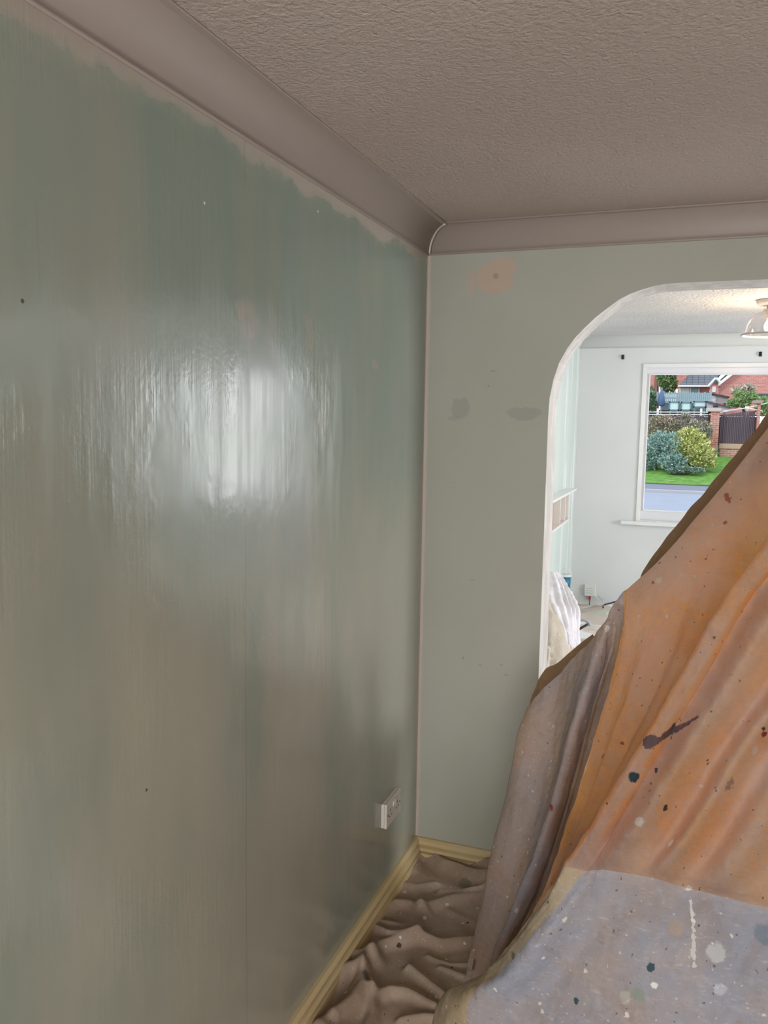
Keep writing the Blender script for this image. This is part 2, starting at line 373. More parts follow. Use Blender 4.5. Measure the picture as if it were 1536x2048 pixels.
# ------------------------------------------------------------------ fabric material
def fabric(name, c1, c2, trans=None, tfac=.3, rough=.9, weave=900, splats=(), strokes=(), flecks=True, streak=0, dirt=0, stainscale=3.0, bumpk=.35):
    m = NM(name, rough); m.b.inputs['Specular IOR Level'].default_value = .15
    c = m.mix(m.ss(m.noise(stainscale, 5, rough=.62), .38, .62), c1, c2)
    fine = m.noise(38, 5, rough=.7); tm = []
    c = m.mix(m.math('MULTIPLY', m.ss(fine, .5, .72), .22), c, tuple(min(1, v*1.45+.03) for v in c2))
    c = m.mix(m.math('MULTIPLY', m.ss(m.noise(16, 5, rough=.7), .56, .75), .35), c, tuple(v*.62 for v in c1))
    if dirt:                             # grime, washed-out patches and pale rubbed paint of an old sheet
        c = m.mix(m.math('MULTIPLY', m.ss(m.noise(9, 6, rough=.72, dist=.6), .50, .68), .45), c, (.25, .195, .165))
        c = m.mix(m.math('MULTIPLY', m.ss(m.noise(6.5, 5, rough=.7, dist=.9), .56, .70), .45), c, (.44, .40, .39))
        c = m.mix(m.math('MULTIPLY', m.ss(m.noise(44, 6, rough=.8), .55, .68), .40), c, (.24, .19, .17))
        c = m.mix(m.math('MULTIPLY', m.ss(m.noise(260, 3, stretch=(1, 1, .12)), .5, .8), .35), c, (.26, .21, .19))
        c = m.mix(m.math('MULTIPLY', m.ss(m.noise(240, 3, stretch=(.2, .2, 1)), .55, .8), .30), c, (.66, .60, .56))
    if flecks:
        wv = m.vmath('ADD', m.pos, m.vmath('SCALE', m.noise(50, 3, col=True), .02))
        for sc, thr, colr, k, pick in ((30, .12, (.72, .66, .60), .8, .80), (21, .10, (.70, .63, .56), .8, .82), (26, .07, (.10, .08, .07), .85, .70), (55, .12, (.13, .09, .08), .75, .72), (13, .042, (.22, .05, .05), .8, .6), (90, .16, (.66, .6, .55), .6, .7)):
            v = m.n('ShaderNodeTexVoronoi'); m.l(wv, v.inputs['Vector']); v.inputs['Scale'].default_value = sc
            rr = m.sep(v.outputs['Color'])[0]
            mask = m.math('MULTIPLY', m.ss(v.outputs['Distance'], thr*1.25, thr*.8), m.math('GREATER_THAN', rr, pick))
            c = m.mix(m.math('MULTIPLY', mask, k), c, colr); tm.append((m.math('MULTIPLY', mask, k), colr))
    if splats:
        wp = m.math('ADD', m.math('MULTIPLY', m.math('SUBTRACT', m.noise(150, 4), .5), .012), m.math('MULTIPLY', m.math('SUBTRACT', m.noise(48, 2), .5), .016))
        for a_, b_, ra, rb, colr, k in strokes:
            ab = b_-a_; t_ = m.math('DIVIDE', m.vmath('DOT_PRODUCT', m.vmath('SUBTRACT', m.pos, tuple(a_)), tuple(ab)), ab.length_squared, clamp=True)
            q_ = m.n('ShaderNodeMix'); q_.data_type = 'VECTOR'; m.l(t_, q_.inputs[0]); q_.inputs[4].default_value = tuple(a_); q_.inputs[5].default_value = tuple(b_)
            d_ = m.math('ADD', m.math('ADD', m.vmath('DISTANCE', m.pos, q_.outputs[1]), m.math('MULTIPLY', t_, ra-rb)), wp)
            mk = m.math('MULTIPLY', m.ss(d_, ra*1.1, ra*.85), k); c = m.mix(mk, c, colr); tm.append((mk, colr))
        for p, r, colr, k, sc in splats:
            mk = m.math('MULTIPLY', m.spot(p, r, wp, .2, sc), k); c = m.mix(mk, c, colr); tm.append((mk, colr))
    m.col(c)
    wx = m.noise(weave, 2, stretch=(1, 1, .12)); wz = m.noise(weave, 2, stretch=(.12, .12, 1))
    h = m.math('ADD', m.math('ADD', wx, wz), m.math('MULTIPLY', m.noise(30, 4), 2.2))
    if streak: h = m.math('ADD', h, m.math('MULTIPLY', m.noise(60, 3, stretch=(1, 1, .1)), streak))
    m.bump(h, bumpk, .0016)
    if trans:
        t = m.n('ShaderNodeBsdfTranslucent'); tcol = m.mix(m.ss(fine, .3, .8), trans, m.mix(.35, trans, c))
        tcol = m.mix(m.math('MULTIPLY', m.ss(m.noise(5.5, 4, rough=.6), .40, .64), .62), tcol, (.88, .60, .42))
        for mk, cl_ in tm: tcol = m.mix(mk, tcol, tuple(v*.7 for v in cl_))
        m.put(t.inputs['Color'], tcol)
        m.l(m.bn.outputs[0], t.inputs['Normal'])
        mx = m.n('ShaderNodeMixShader'); mx.inputs[0].default_value = tfac
        m.l(m.b.outputs[0], mx.inputs[1]); m.l(t.outputs[0], mx.inputs[2]); m.l(mx.outputs[0], m.t.nodes['Material Output'].inputs['Surface'])
    return m.m

def knots(rows): return [[(k if isinstance(k, Vector) else P(*k)) for k in r] for r in rows]
def clampx(g, x): return [[Vector((max(p.x, x+.002*(i % 3)), p.y, p.z)) for i, p in enumerate(r_)] for r_ in g]
def sheet(cols, nu, nv, disp=None):
    """cols: columns of knots (top to bottom) -> smooth grid of points; disp(u,v,p)->offset along the normal"""
    g = []
    for j in range(nv+1):
        v = j/nv; row = [spline(c, v) for c in cols]
        g.append([spline(row, i/nu) for i in range(nu+1)])
    if disp:
        out = []
        for j in range(nv+1):
            r = []
            for i in range(nu+1):
                a = g[j][min(i+1, nu)]-g[j][max(i-1, 0)]; b = g[min(j+1, nv)][i]-g[max(j-1, 0)][i]
                nrm = a.cross(b); nrm = nrm.normalized() if nrm.length > 1e-9 else Vector((0, -1, 0))
                if nrm.dot(CAM-g[j][i]) < 0: nrm.negate()
                r.append(g[j][i]+nrm*disp(i/nu, j/nv, g[j][i]))
            out.append(r)
        g = out
    return g
def grid_mesh(name, g):
    nv, nu = len(g), len(g[0]); vs_ = [p for r in g for p in r]
    fs = [(j*nu+i, j*nu+i+1, (j+1)*nu+i+1, (j+1)*nu+i) for j in range(nv-1) for i in range(nu-1)]
    me = bpy.data.meshes.new(name); me.from_pydata(vs_, [], fs); me.update(); return me

# ------------------------------------------------------------------ big dust sheet over the dining table
HZ = lambda px, py: PZ(px, py, .012)
def hid(c1): return [(a+70, b, c+.4) for a, b, c in c1]
c1_ = [(1055, 1420, 2.55), (1041, 1456, 2.52), (1022, 1560, 2.48), (1006, 1630, 2.46), (985, 1700, 2.43), (970, 1780, 2.40), (952, 1870, 2.36), (939, 1955, 2.31)]
tail = lambda a, b, c: [HZ(*a), HZ(*b), HZ(*c)]
COLS = [
 hid(c1_)[:8]+tail((1010, 1990), (1010, 2030), (1010, 2060)),
 c1_+tail((950, 1990), (965, 2025), (980, 2060)),
 [(1120, 1345, 2.48), (1108, 1425, 2.42), (1090, 1525, 2.37), (1070, 1625, 2.33), (1045, 1712, 2.30), (1020, 1800, 2.27), (990, 1890, 2.24), (963, 1980, 2.20)]+tail((985, 2010), (1000, 2035), (1020, 2060)),
 [(1187, 1275, 2.36), (1172, 1360, 2.29), (1148, 1450, 2.25), (1122, 1550, 2.22), (1096, 1640, 2.20), (1066, 1730, 2.18), (1030, 1820, 2.16), (985, 1935, 2.14)]+tail((1010, 2010), (1030, 2035), (1050, 2060)),
 [(1233, 1199, 2.24), (1224, 1292, 2.36), (1196, 1382, 2.38), (1168, 1480, 2.36), (1144, 1572, 2.33), (1116, 1672, 2.30), (1078, 1790, 2.24), (1012, 1925, 2.17)]+tail((1030, 2010), (1050, 2035), (1070, 2060)),
 [(1258, 1175, 2.22), (1250, 1292, 2.23), (1228, 1392, 2.21), (1200, 1492, 2.19), (1170, 1592, 2.17), (1134, 1692, 2.14), (1086, 1800, 2.11), (1020, 1935, 2.08)]+tail((1050, 2010), (1070, 2035), (1090, 2060)),
 [(1330, 1108, 2.22), (1318, 1225, 2.19), (1288, 1340, 2.16), (1248, 1455, 2.13), (1203, 1565, 2.11), (1152, 1680, 2.08), (1096, 1795, 2.05), (1034, 1935, 2.02)]+tail((1070, 2010), (1090, 2035), (1110, 2060)),
 [(1440, 978, 2.22), (1424, 1130, 2.19), (1380, 1262, 2.15), (1325, 1385, 2.12), (1262, 1505, 2.09), (1196, 1632, 2.06), (1118, 1775, 2.02), (1050, 1925, 1.98)]+tail((1090, 2010), (1110, 2035), (1130, 2060)),
 [(1600, 790, 2.25), (1580, 1040, 2.20), (1492, 1190, 2.15), (1415, 1325, 2.11), (1330, 1468, 2.07), (1250, 1600, 2.03), (1180, 1735, 1.98), (1110, 1860, 1.95), (1060, 1960, 1.93), (1010, 2030, 1.92), (1000, 2110, 1.92)],
 [(1640, 900, 2.0), (1535, 1075, 1.97), (1453, 1190, 1.93), (1374, 1330, 1.89), (1285, 1485, 1.84), (1205, 1615, 1.79), (1131, 1731, 1.73), (1055, 1848, 1.75), (976, 1943, 1.80), (890, 1993, 1.86), (866, 2090, 1.86)],
 [(1690, 940, 1.95), (1582, 1105, 1.93), (1497, 1218, 1.895), (1418, 1355, 1.86), (1330, 1500, 1.815), (1252, 1625, 1.772), (1186, 1735, 1.725), (1112, 1850, 1.70), (1040, 1950, 1.70), (955, 2020, 1.72), (935, 2120, 1.72)],
 [(1800, 1000, 1.92), (1680, 1160, 1.90), (1590, 1270, 1.875), (1515, 1395, 1.85), (1430, 1525, 1.81), (1355, 1645, 1.77), (1290, 1751, 1.74), (1240, 1860, 1.69), (1190, 1960, 1.675), (1140, 2050, 1.66), (1110, 2160, 1.65)],
 [(1880, 1080, 1.90), (1780, 1230, 1.88), (1700, 1340, 1.86), (1630, 1445, 1.835), (1560, 1565, 1.80), (1490, 1680, 1.77), (1430, 1787, 1.74), (1400, 1890, 1.70), (1375, 1990, 1.67), (1350, 2080, 1.65), (1330, 2200, 1.64)],
 [(2040, 1180, 1.88), (1940, 1310, 1.86), (1860, 1410, 1.84), (1790, 1510, 1.82), (1720, 1620, 1.79), (1665, 1730, 1.765), (1620, 1831, 1.74), (1600, 1930, 1.70), (1585, 2030, 1.66), (1570, 2120, 1.64), (1560, 2240, 1.63)],
 [(2300, 1300, 1.88), (2240, 1420, 1.86), (2180, 1520, 1.84), (2120, 1610, 1.82), (2060, 1710, 1.79), (2010, 1810, 1.765), (1980, 1905, 1.74), (1965, 2010, 1.70), (1955, 2110, 1.66), (1945, 2200, 1.64), (1940, 2320, 1.63)]]
NC = len(COLS)-1
def gauss(x, c, s): return math.exp(-((x-c)/s)**2)
def cloth_disp(u, v, p):
    cu = u*NC; d = 0
    d += .008*fbm(Vector((cu*1.3, v*2.2, 3)), 3)
    d += .0016*fbm(Vector((p.x*70, p.y*40, p.z*38)), 3)
    d += .0035*noise.noise(Vector((p.x*26+p.z*9, p.y*20, p.z*7)))
    if cu > 9.2 and v < .62:            # soft diagonal folds on the near slope
        k = min(1, (cu-9.2)/.6)*min(1, (.62-v)/.08)
        s = cu+.5*noise.noise(Vector((v*3, cu*.6, 9)))
        s2 = s+.9*v
        d += k*(.030*gauss(s2, 10.25, .20)-.026*gauss(s2, 10.62, .22)+.030*gauss(s2, 11.15, .22)-.026*gauss(s2, 11.5, .22)+.026*gauss(s2, 12.0, .22)-.022*gauss(s2, 12.4, .25)+.02*gauss(s2, 12.9, .25))
    if cu > 8.8 and v > .57:            # hanging front: gentle vertical folds
        k = min(1, (v-.57)/.15)
        d += k*(.018*gauss(cu, 9.9, .3)-.018*gauss(cu, 10.5, .35)+.010*math.sin(cu*3.1+1+v*3))
    if 4.6 < cu < 8: d += .007*math.sin(cu*5.5+v*2)*min(1, v*6)
    if v < .64 and cu > 9: d += .003*gauss(v, .6, .012)
    if 1 <= cu < 3.6: d += .012*math.sin(cu*2.2+v*1.5)*min(1, v*6)
    return d
g = sheet(knots(COLS), 420, 460, cloth_disp)
me = grid_mesh('dust_sheet', g)
bvh = BVHTree.FromPolygons([v.co for v in me.vertices], [tuple(p.vertices) for p in me.polygons])
def on_cloth(px, py, tree=bvh):
    d = (F+RT*((px-768)/FOC)-UP*((py-1024)/FOC)).normalized(); h = tree.ray_cast(CAM, d)
    return h[0] if h[0] is not None else P(px, py, 1.8)
TEAL, DKR, WH, PURP, BLK, OLV = (.02, .06, .08), (.25, .03, .04), (.78, .75, .70), (.15, .105, .12), (.03, .025, .025), (.14, .13, .09)
spl = []
def sp_(px, py, r, c, k=.9, sc=(1, 1, 1)): spl.append((on_cloth(px, py), r, c, k, sc))
STK = [(on_cloth(1294, 1486), on_cloth(1345, 1458), .0125, .0105, PURP, .95), (on_cloth(1345, 1458), on_cloth(1396, 1434), .0105, .003, PURP, .95)]
sp_(1268, 1554, .013, TEAL, .95); sp_(1312, 1541, .006, TEAL); sp_(1302, 1934, .008, TEAL); sp_(1153, 2002, .007, TEAL); sp_(1330, 1617, .0055, BLK); sp_(1103, 1614, .008, DKR, .9); sp_(1246, 1487, .006, DKR, .7); sp_(1206, 1512, .007, DKR, .5)
sp_(1342, 1686, .009, WH, .95); sp_(1279, 1642, .010, WH, .7); sp_(1215, 1255, .010, WH, .6, (1.6, 1, .8)); sp_(1318, 1162, .007, WH, .5); sp_(1308, 1971, .006, WH, .85); sp_(1510, 1500, .009, WH, .6); sp_(1432, 1905, .018, (.55, .55, .55), .6); sp_(1440, 1978, .012, (.55, .55, .6), .5)
sp_(1530, 1468, .007, DKR); sp_(1528, 1457, .005, BLK); sp_(1352, 1857, .016, (.40, .31, .25), .7); sp_(1277, 1990, .013, (.22, .27, .21), .7); sp_(1250, 1993, .012, (.5, .47, .4), .5); sp_(948, 1930, .016, OLV, .8); sp_(1027, 1912, .009, OLV, .8); sp_(1530, 1870, .02, (.15, .2, .26), .7); sp_(1460, 1570, .009, (.2, .17, .2), .6, (1, 1, .5))
STK += [(on_cloth(1377, 1775), on_cloth(1386, 1840), .0042, .0042, WH, .6), (on_cloth(1386, 1840), on_cloth(1388, 1930), .0042, .0035, WH, .5)]
for a, b in ((1451, 1046), (1456, 1000), (1453, 990)): sp_(a, b, .006, (.3, .06, .03), .75)
SK = dict(splats=spl, strokes=STK, streak=1.2, dirt=1)
SHEET = fabric('canvas_dust_sheet', (.34, .285, .27), (.275, .29, .345), (1, .47, .10), .62, **SK)
SHEET2 = fabric('canvas_dust_sheet_doubled', (.34, .285, .27), (.275, .29, .345), (1, .47, .10), .12, **SK)   # two thicknesses of the same canvas: hardly any light comes through
SHEET3 = fabric('canvas_dust_sheet_lit_tail', (.42, .32, .20), (.37, .31, .23), (1, .55, .18), .18, **SK)   # yellow light through the thin hanging tail, put into the base colour
root = empty('dust_sheet_draped', (-.209, 1.738, 0))
tag(root, 'large paint splashed orange tan dust sheet draped over the table in the right foreground', 'dust sheet')
def child(name, me, m, smooth=True):
    o = link(name, me, m, root, smooth); o.matrix_parent_inverse = root.matrix_world.inverted(); return o
fd = child('front_drape', me, SHEET); me.materials.append(SHEET2); me.materials.append(SHEET3)
for p_ in me.polygons:
    j_, i_ = divmod(p_.index, 420); cu_ = (i_+.5)/420*NC; v_ = (j_+.5)/460
    if cu_ < 4.62+.12*math.sin(v_*9) or (cu_ > 8.7 and v_ > .602): p_.material_index = 2 if 8.7 < cu_ < 9.75+.12*math.sin(v_*14)+.9*(v_-.7) and v_ > .602 else 1
# the sheet is doubled over the seat backs on the left and below the table edge: a second layer behind the first
UND = fabric('doubled_sheet_layer', (.40, .42, .50), (.44, .46, .56), None, flecks=False)
nU, nV = 420, 460
def under(u0, u1, v0, v1, name, off, mat):
    rows = []
    for j in range(int(v0*nV), int(v1*nV)+1, 2):
        rr_ = []
        for i in range(int(u0*nU), int(u1*nU)+1, 2):
            p = g[j][i]
            rr_.append(p+Vector((.25*off, off, -.3*off)))
        rows.append(rr_)
    child(name, grid_mesh(name, rows), mat)
UND3 = fabric('light_dimming_layer', (.5, .42, .36), (.55, .48, .42), (1, .92, .70), .78, flecks=False)
under(4.8/NC, 8.0/NC, .0, .72, 'inner_or_dimming_layer', .03, UND3)  # unseen layer added to dim the light through the middle panel
under(9.12/NC, 1, .602, 1, 'inner_or_dimming_layer', .007, UND)
# rear folds of the same sheet seen over its ridge, their shade painted in as brown
REARM = fabric('shaded_rear_fold_cloth', (.34, .21, .12), (.42, .27, .16), None, flecks=False)
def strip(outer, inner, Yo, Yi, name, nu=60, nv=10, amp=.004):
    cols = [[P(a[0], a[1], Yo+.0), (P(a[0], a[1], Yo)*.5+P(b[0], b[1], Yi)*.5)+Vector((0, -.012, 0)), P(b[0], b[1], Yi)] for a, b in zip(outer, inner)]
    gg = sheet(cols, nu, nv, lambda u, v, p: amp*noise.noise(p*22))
    return tag(child(name, grid_mesh(name, gg), REARM), 'rear fold showing above the ridge, its shade painted dark brown')
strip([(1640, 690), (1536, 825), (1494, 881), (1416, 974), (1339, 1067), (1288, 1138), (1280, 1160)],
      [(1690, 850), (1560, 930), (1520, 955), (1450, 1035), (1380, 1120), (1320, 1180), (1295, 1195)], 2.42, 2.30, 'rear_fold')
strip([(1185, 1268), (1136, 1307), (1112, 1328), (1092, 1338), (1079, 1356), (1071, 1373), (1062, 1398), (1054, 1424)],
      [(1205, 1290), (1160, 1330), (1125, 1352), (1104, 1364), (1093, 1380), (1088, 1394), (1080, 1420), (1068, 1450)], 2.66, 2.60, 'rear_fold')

# the table under it (keeps the lower drape dark behind, as in the room)
tb = empty('dining_table', (.65, 2.3, 0)); WOOD = plain('table_wood', (.2, .12, .06), .5)
tag(tb, 'dark wooden dining table hidden beneath the big draped dust sheet', 'table')
def tpart(n, a, b): o = build(n, B(a, b, .004), WOOD, tb); o.matrix_parent_inverse = tb.matrix_world.inverted()
tpart('tabletop', (-.10, 1.84, .67), (1.6, 2.72, .70))
for x in (.02, 1.53):
    for y in (1.93, 2.65): tpart('leg', (x-.035, y-.035, 0), (x+.035, y+.035, .67))

# ------------------------------------------------------------------ brown dust sheet on the floor
RID = [  # px polylines, height, width
 ([(837, 1703), (862, 1712), (885, 1729), (930, 1748), (985, 1762)], .040, .026), ([(872, 1694), (900, 1697), (928, 1714), (990, 1745)], .075, .045),
 ([(815, 1732), (824, 1715), (846, 1700), (875, 1697)], .045, .030), ([(882, 1783), (925, 1779), (975, 1768)], .020, .016), ([(840, 1816), (880, 1806), (911, 1796), (970, 1788)], .026, .02),
 ([(768, 1811), (790, 1801), (820, 1806), (853, 1822)], .022, .018), ([(745, 1850), (775, 1868), (837, 1872), (885, 1885), (955, 1880)], .030, .018),
 ([(835, 1874), (790, 1880), (757, 1892), (732, 1930), (722, 1950)], .026, .02), ([(694, 1924), (715, 1918), (745, 1915)], .05, .03),
 ([(662, 1960), (690, 1950), (722, 1946), (722, 1985), (705, 2010), (670, 2040)], .055, .03), ([(814, 1934), (850, 1960), (895, 1996)], .026, .016), ([(880, 1930), (920, 1945), (950, 1950)], .012, .012),
 ([(750, 1990), (785, 1980), (820, 1985), (870, 2010)], .024, .018), ([(745, 1992), (740, 2030), (735, 2080)], .03, .02), ([(800, 2040), (850, 2030), (890, 2035)], .02, .015),
 ([(640, 2060), (670, 2075), (700, 2100)], .04, .03), ([(855, 1905), (905, 1925), (940, 1925)], .010, .01), ([(790, 1760), (830, 1770), (870, 1765)], .014, .02), ([(760, 1835), (800, 1845), (850, 1850)], .016, .018),
 ([(900, 1820), (935, 1835), (960, 1850)], .01, .02)]
RW = [([PZ(a, b, .03).xy for a, b in pl], h, w_) for pl, h, w_ in RID]
def segd(p, a, b):
    ab = b-a; t = max(0, min(1, (p-a).dot(ab)/ab.length_squared)); return (p-a-ab*t).length
def floor_h(x, y):
    q = Vector((x, y)); q = q+Vector((noise.noise(Vector((x*9, y*9, 1))), noise.noise(Vector((x*9, y*9, 5)))))*.014
    z = .012
    for pl, h, w_ in RW:
        d = min(segd(q, a, b) for a, b in zip(pl, pl[1:]))
        if d < w_*3: z += h*math.exp(-(d/w_)**2)
    z += .006*(fbm(Vector((x*5, y*5, 2)), 2)+.5)+.006*max(0, noise.noise(Vector((x*4+y*3, y*11-x*3, 7))))
    return z
g = []
x0, x1, y0, y1 = XL+.0275, .2, 1.2, YB-.028
for j in range(330):
    y = y0+(y1-y0)*j/329; r = []
    for i in range(200):
        u = i/199; x = x0+(x1-x0)*u
        z = floor_h(x, y)
        r.append(Vector((x+.006*max(0, noise.noise(Vector((y*14, 1, 1))))*(1-u), y, max(z, .004))))
    g.append(r)
fm = grid_mesh('floor_dust_sheet', g)
fb_ = BVHTree.FromPolygons([v.co for v in fm.vertices], [tuple(p.vertices) for p in fm.polygons])
fs = [(on_cloth(a, b, fb_), r, c, k, (1, 1, 1)) for a, b, r, c, k in ((798, 1890, .008, BLK, .9), (733, 1950, .016, (.05, .045, .05), .6), (930, 1768, .022, (.16, .15, .09), .7), (850, 1836, .005, WH, .6), (809, 1784, .008, WH, .35), (936, 1846, .004, BLK, .9), (905, 1935, .003, BLK, .8), (955, 1816, .004, WH, .6))]
BROWN = fabric('brown_dust_sheet', (.31, .23, .17), (.37, .29, .225), splats=fs, weave=700, stainscale=5, bumpk=.3)
o = link('floor_dust_sheet', fm, BROWN, None, True)
tag(o, 'rumpled brown dust sheet on the floor beside the cream skirting', 'dust sheet')

# ------------------------------------------------------------------ sockets
PLW = plain('socket_plastic', (.66, .60, .54), .3); HOLE = plain('socket_hole', (.03, .02, .02), .7)
y0, y1, z0, z1 = 2.548, 2.694, .318, .404
sk = empty('wall_socket', (XL, (y0+y1)/2, z0)); tag(sk, 'cream double plug socket on the mint wall above the skirting', 'socket')
def part(parent, name, bm, m, smooth=False):
    o = build(name, bm, m, parent, smooth); o.matrix_parent_inverse = parent.matrix_world.inverted(); return o
part(sk, 'back_box', B((XL, y0, z0), (XL+.012, y1, z1), .003), PLW)
part(sk, 'face_plate', B((XL+.012, y0-.001, z0-.001), (XL+.022, y1+.001, z1+.001), .004), PLW)
for k, yc in enumerate((y0+.038, y1-.038)):
    bm = bmesh.new(); zc = z0+.036
    box(bm, (XL+.0215, yc-.002, zc+.012), (XL+.0226, yc+.002, zc+.022)); box(bm, (XL+.0215, yc-.0135, zc-.004), (XL+.0226, yc-.0075, zc)); box(bm, (XL+.0215, yc+.0075, zc-.004), (XL+.0226, yc+.0135, zc))
    part(sk, 'pin_holes', bm, HOLE)
    part(sk, 'rocker_switch', B((XL+.0215, (y0+y1)/2+(-.012 if k == 0 else .004), z1-.03), (XL+.0255, (y0+y1)/2+(-.004 if k == 0 else .012), z1-.012), .0015), PLW)
for yc in (y0+.013, y1-.013):
    part(sk, 'screw', lathe(bmesh.new(), [(.0001, .001), (.0032, .001), (.0032, 0)], 12).copy() if False else B((XL+.0215, yc-.003, (z0+z1)/2-.003), (XL+.0228, yc+.003, (z0+z1)/2+.003), .001), HOLE)

ps = empty('phone_socket', (-.742, YF, .29)); tag(ps, 'small white telephone socket low on the far grey wall, red plug in it', 'socket')
PW = plain('phone_plastic', (.72, .74, .70), .35)
part(ps, 'socket_body', B((-.788, YF-.03, .293), (-.700, YF, .387), .004), PW)
for z in (.318, .337, .356): part(ps, 'ridge', B((-.778, YF-.0315, z), (-.722, YF-.029, z+.004)), plain('ridge_grey', (.5, .5, .48), .5))
tag(part(ps, 'plug', B((-.752, YF-.028, .262), (-.737, YF-.010, .294), .002), plain('red_plug', (.5, .02, .06), .4)), 'red plug')
part(ps, 'plug_tab', B((-.730, YF-.026, .268), (-.722, YF-.012, .294), .002), PW)
cab = [Vector((-.7445, YF-.019, .264)), Vector((-.744, YF-.03, .235)), Vector((-.738, YF-.05, .21)), Vector((-.730, YF-.09, .19)), Vector((-.72, YF-.16, .17))]
part(ps, 'black_lead', tube(bmesh.new(), [spline(cab, i/20) for i in range(21)], .0035), plain('black_cable', (.02, .02, .02), .5), True)
cb = [P(1206, 1216, 6.7), P(1208, 1210, 6.72), P(1222, 1206, 6.72), P(1236, 1202, 6.7), P(1262, 1196, 6.65), P(1330, 1190, 6.6)]
cb[0].z = max(cb[0].z, .2)
tag(build('cable', tube(bmesh.new(), [spline(cb, i/24) for i in range(25)], .006), plain('dark_cable', (.05, .05, .06), .5), None, True), 'dark cable trailing along the far skirting towards the draped table', 'cable')
cw = [P(1160, 1217, 6.72), P(1175, 1214, 6.75), P(1192, 1211, 6.78), P(1204, 1212, 6.72), P(1207, 1203, 6.7), P(1200, 1196, 6.8), P(1196, 1192, 6.88)]
tag(build('cable', tube(bmesh.new(), [spline(cw, i/30) for i in range(31)], .005), plain('white_cable', (.62, .62, .60), .5), None, True), 'thin pale cable looping along the far skirting beside the telephone socket', 'cable')

# curtain pole fixings
for px, py in ((1245.5, 714), (1521, 708)):
    p = P(px, py, YF-.01); b = empty('curtain_bracket', (p.x, YF, p.z))
    tag(b, 'small black curtain bracket above the window, %s' % ('left of its top left corner' if px < 1300 else 'right one near the ceiling lamp'), 'bracket', 'curtain brackets above the far window')
    BK = plain('bracket_black', (.012, .012, .012), .6)
    part(b, 'bracket_plate', B((p.x-.011, YF-.006, p.z-.018), (p.x+.011, YF, p.z+.018), .003), BK)
    part(b, 'hook', tube(bmesh.new(), [(p.x, YF-.004, p.z+.008), (p.x+.001, YF-.022, p.z+.008), (p.x+.002, YF-.026, p.z-.004), (p.x+.002, YF-.018, p.z-.012)], .006), BK, True)

# ------------------------------------------------------------------ ceiling lamp of the front room
LC = P(1541, 640, 5.08); lx, ly = LC.x, LC.y
cl = empty('ceiling_lamp', (lx, ly, H)); tag(cl, 'white ceiling lamp with clear glass dome shade and lit bulb in the front room', 'lamp')
MET = plain('lamp_metal', (.55, .47, .42), .3, .3)
part(cl, 'ceiling_rose', lathe(bmesh.new(), [(.0001, 2.4), (.078, 2.4), (.078, 2.386), (.070, 2.372), (.030, 2.366), (.0001, 2.366)], 40, (lx, ly, 0)), plain('rose_white', (.62, .56, .52), .35), True)
part(cl, 'lamp_holder', lathe(bmesh.new(), [(.0001, 2.368), (.022, 2.368), (.022, 2.352), (.040, 2.348), (.040, 2.335), (.027, 2.330), (.027, 2.300), (.0001, 2.300)], 32, (lx, ly, 0)), MET, True)
gm = NM('clear_shade_glass', .05); tr = gm.n('ShaderNodeBsdfTransparent'); tr.inputs[0].default_value = (.93, .92, .92, 1); gl = gm.n('ShaderNodeBsdfGlossy'); gl.inputs['Roughness'].default_value = .06
fr = gm.n('ShaderNodeLayerWeight'); fr.inputs[0].default_value = .25; mx = gm.n('ShaderNodeMixShader')
gm.l(gm.math('ADD', gm.math('MULTIPLY', fr.outputs['Facing'], .55), .08), mx.inputs[0]); gm.l(tr.outputs[0], mx.inputs[1]); gm.l(gl.outputs[0], mx.inputs[2]); gm.l(mx.outputs[0], gm.t.nodes['Material Output'].inputs['Surface'])
prof = [(.030, 2.338), (.060, 2.335), (.088, 2.322), (.110, 2.300), (.124, 2.272), (.132, 2.240), (.140, 2.215)]
part(cl, 'glass_shade', lathe(bmesh.new(), prof, 48, (lx, ly, 0)), gm.m, True)
bm = bmesh.new(); tube(bm, [(lx+.143*math.cos(a), ly+.143*math.sin(a), 2.212) for a in [2*math.pi*i/48 for i in range(49)]], .0055, 8)
part(cl, 'shade_rim', bm, plain('rim_glass', (.45, .33, .27), .2), True)
em = NM('bulb_glow'); e = em.n('ShaderNodeEmission'); e.inputs['Color'].default_value = (1, .72, .38, 1); e.inputs['Strength'].default_value = 9; em.l(e.outputs[0], em.t.nodes['Material Output'].inputs['Surface'])
part(cl, 'bulb', lathe(bmesh.new(), [(.012, 2.302), (.016, 2.290), (.028, 2.272), (.032, 2.255), (.028, 2.238), (.016, 2.228), (.0001, 2.225)], 24, (lx, ly, 0)), em.m, True)
lamp('bulb_light', 'POINT', (lx, ly, 2.212), BULB, (1, .70, .40), shadow_soft_size=.03)

# ------------------------------------------------------------------ white shelf unit on the far left wall
SH = WHITE; sy0, sy1 = 4.9, 6.50
su = empty('wall_shelf_unit', (XLF, 5.6, .98)); tag(su, 'white wall shelf with small tan backed cubbies on the pale mint wall', 'shelf')
dx = .075
part(su, 'top_shelf', B((XLF, sy0, 1.195), (XLF+dx, sy1, 1.213), .003), SH)
part(su, 'moulding', B((XLF, sy0, 1.180), (XLF+dx*.6, sy1-.03, 1.195), .003), SH)
part(su, 'bottom_shelf', B((XLF, sy0, .985), (XLF+dx*.8, 6.27, 1.003), .003), SH)
for y in (5.35, 5.86, 6.10, 6.27): part(su, 'divider', B((XLF, y-.012, 1.003), (XLF+dx*.7, y, 1.180), .002), SH)
TAN = plain('tan_board', (.50, .36, .26), .5)
for a, b in ((5.35, 5.848), (5.86, 6.088), (6.10, 6.258)): part(su, 'back_panel', B((XLF, a, 1.003), (XLF+.006, b, 1.180)), TAN)

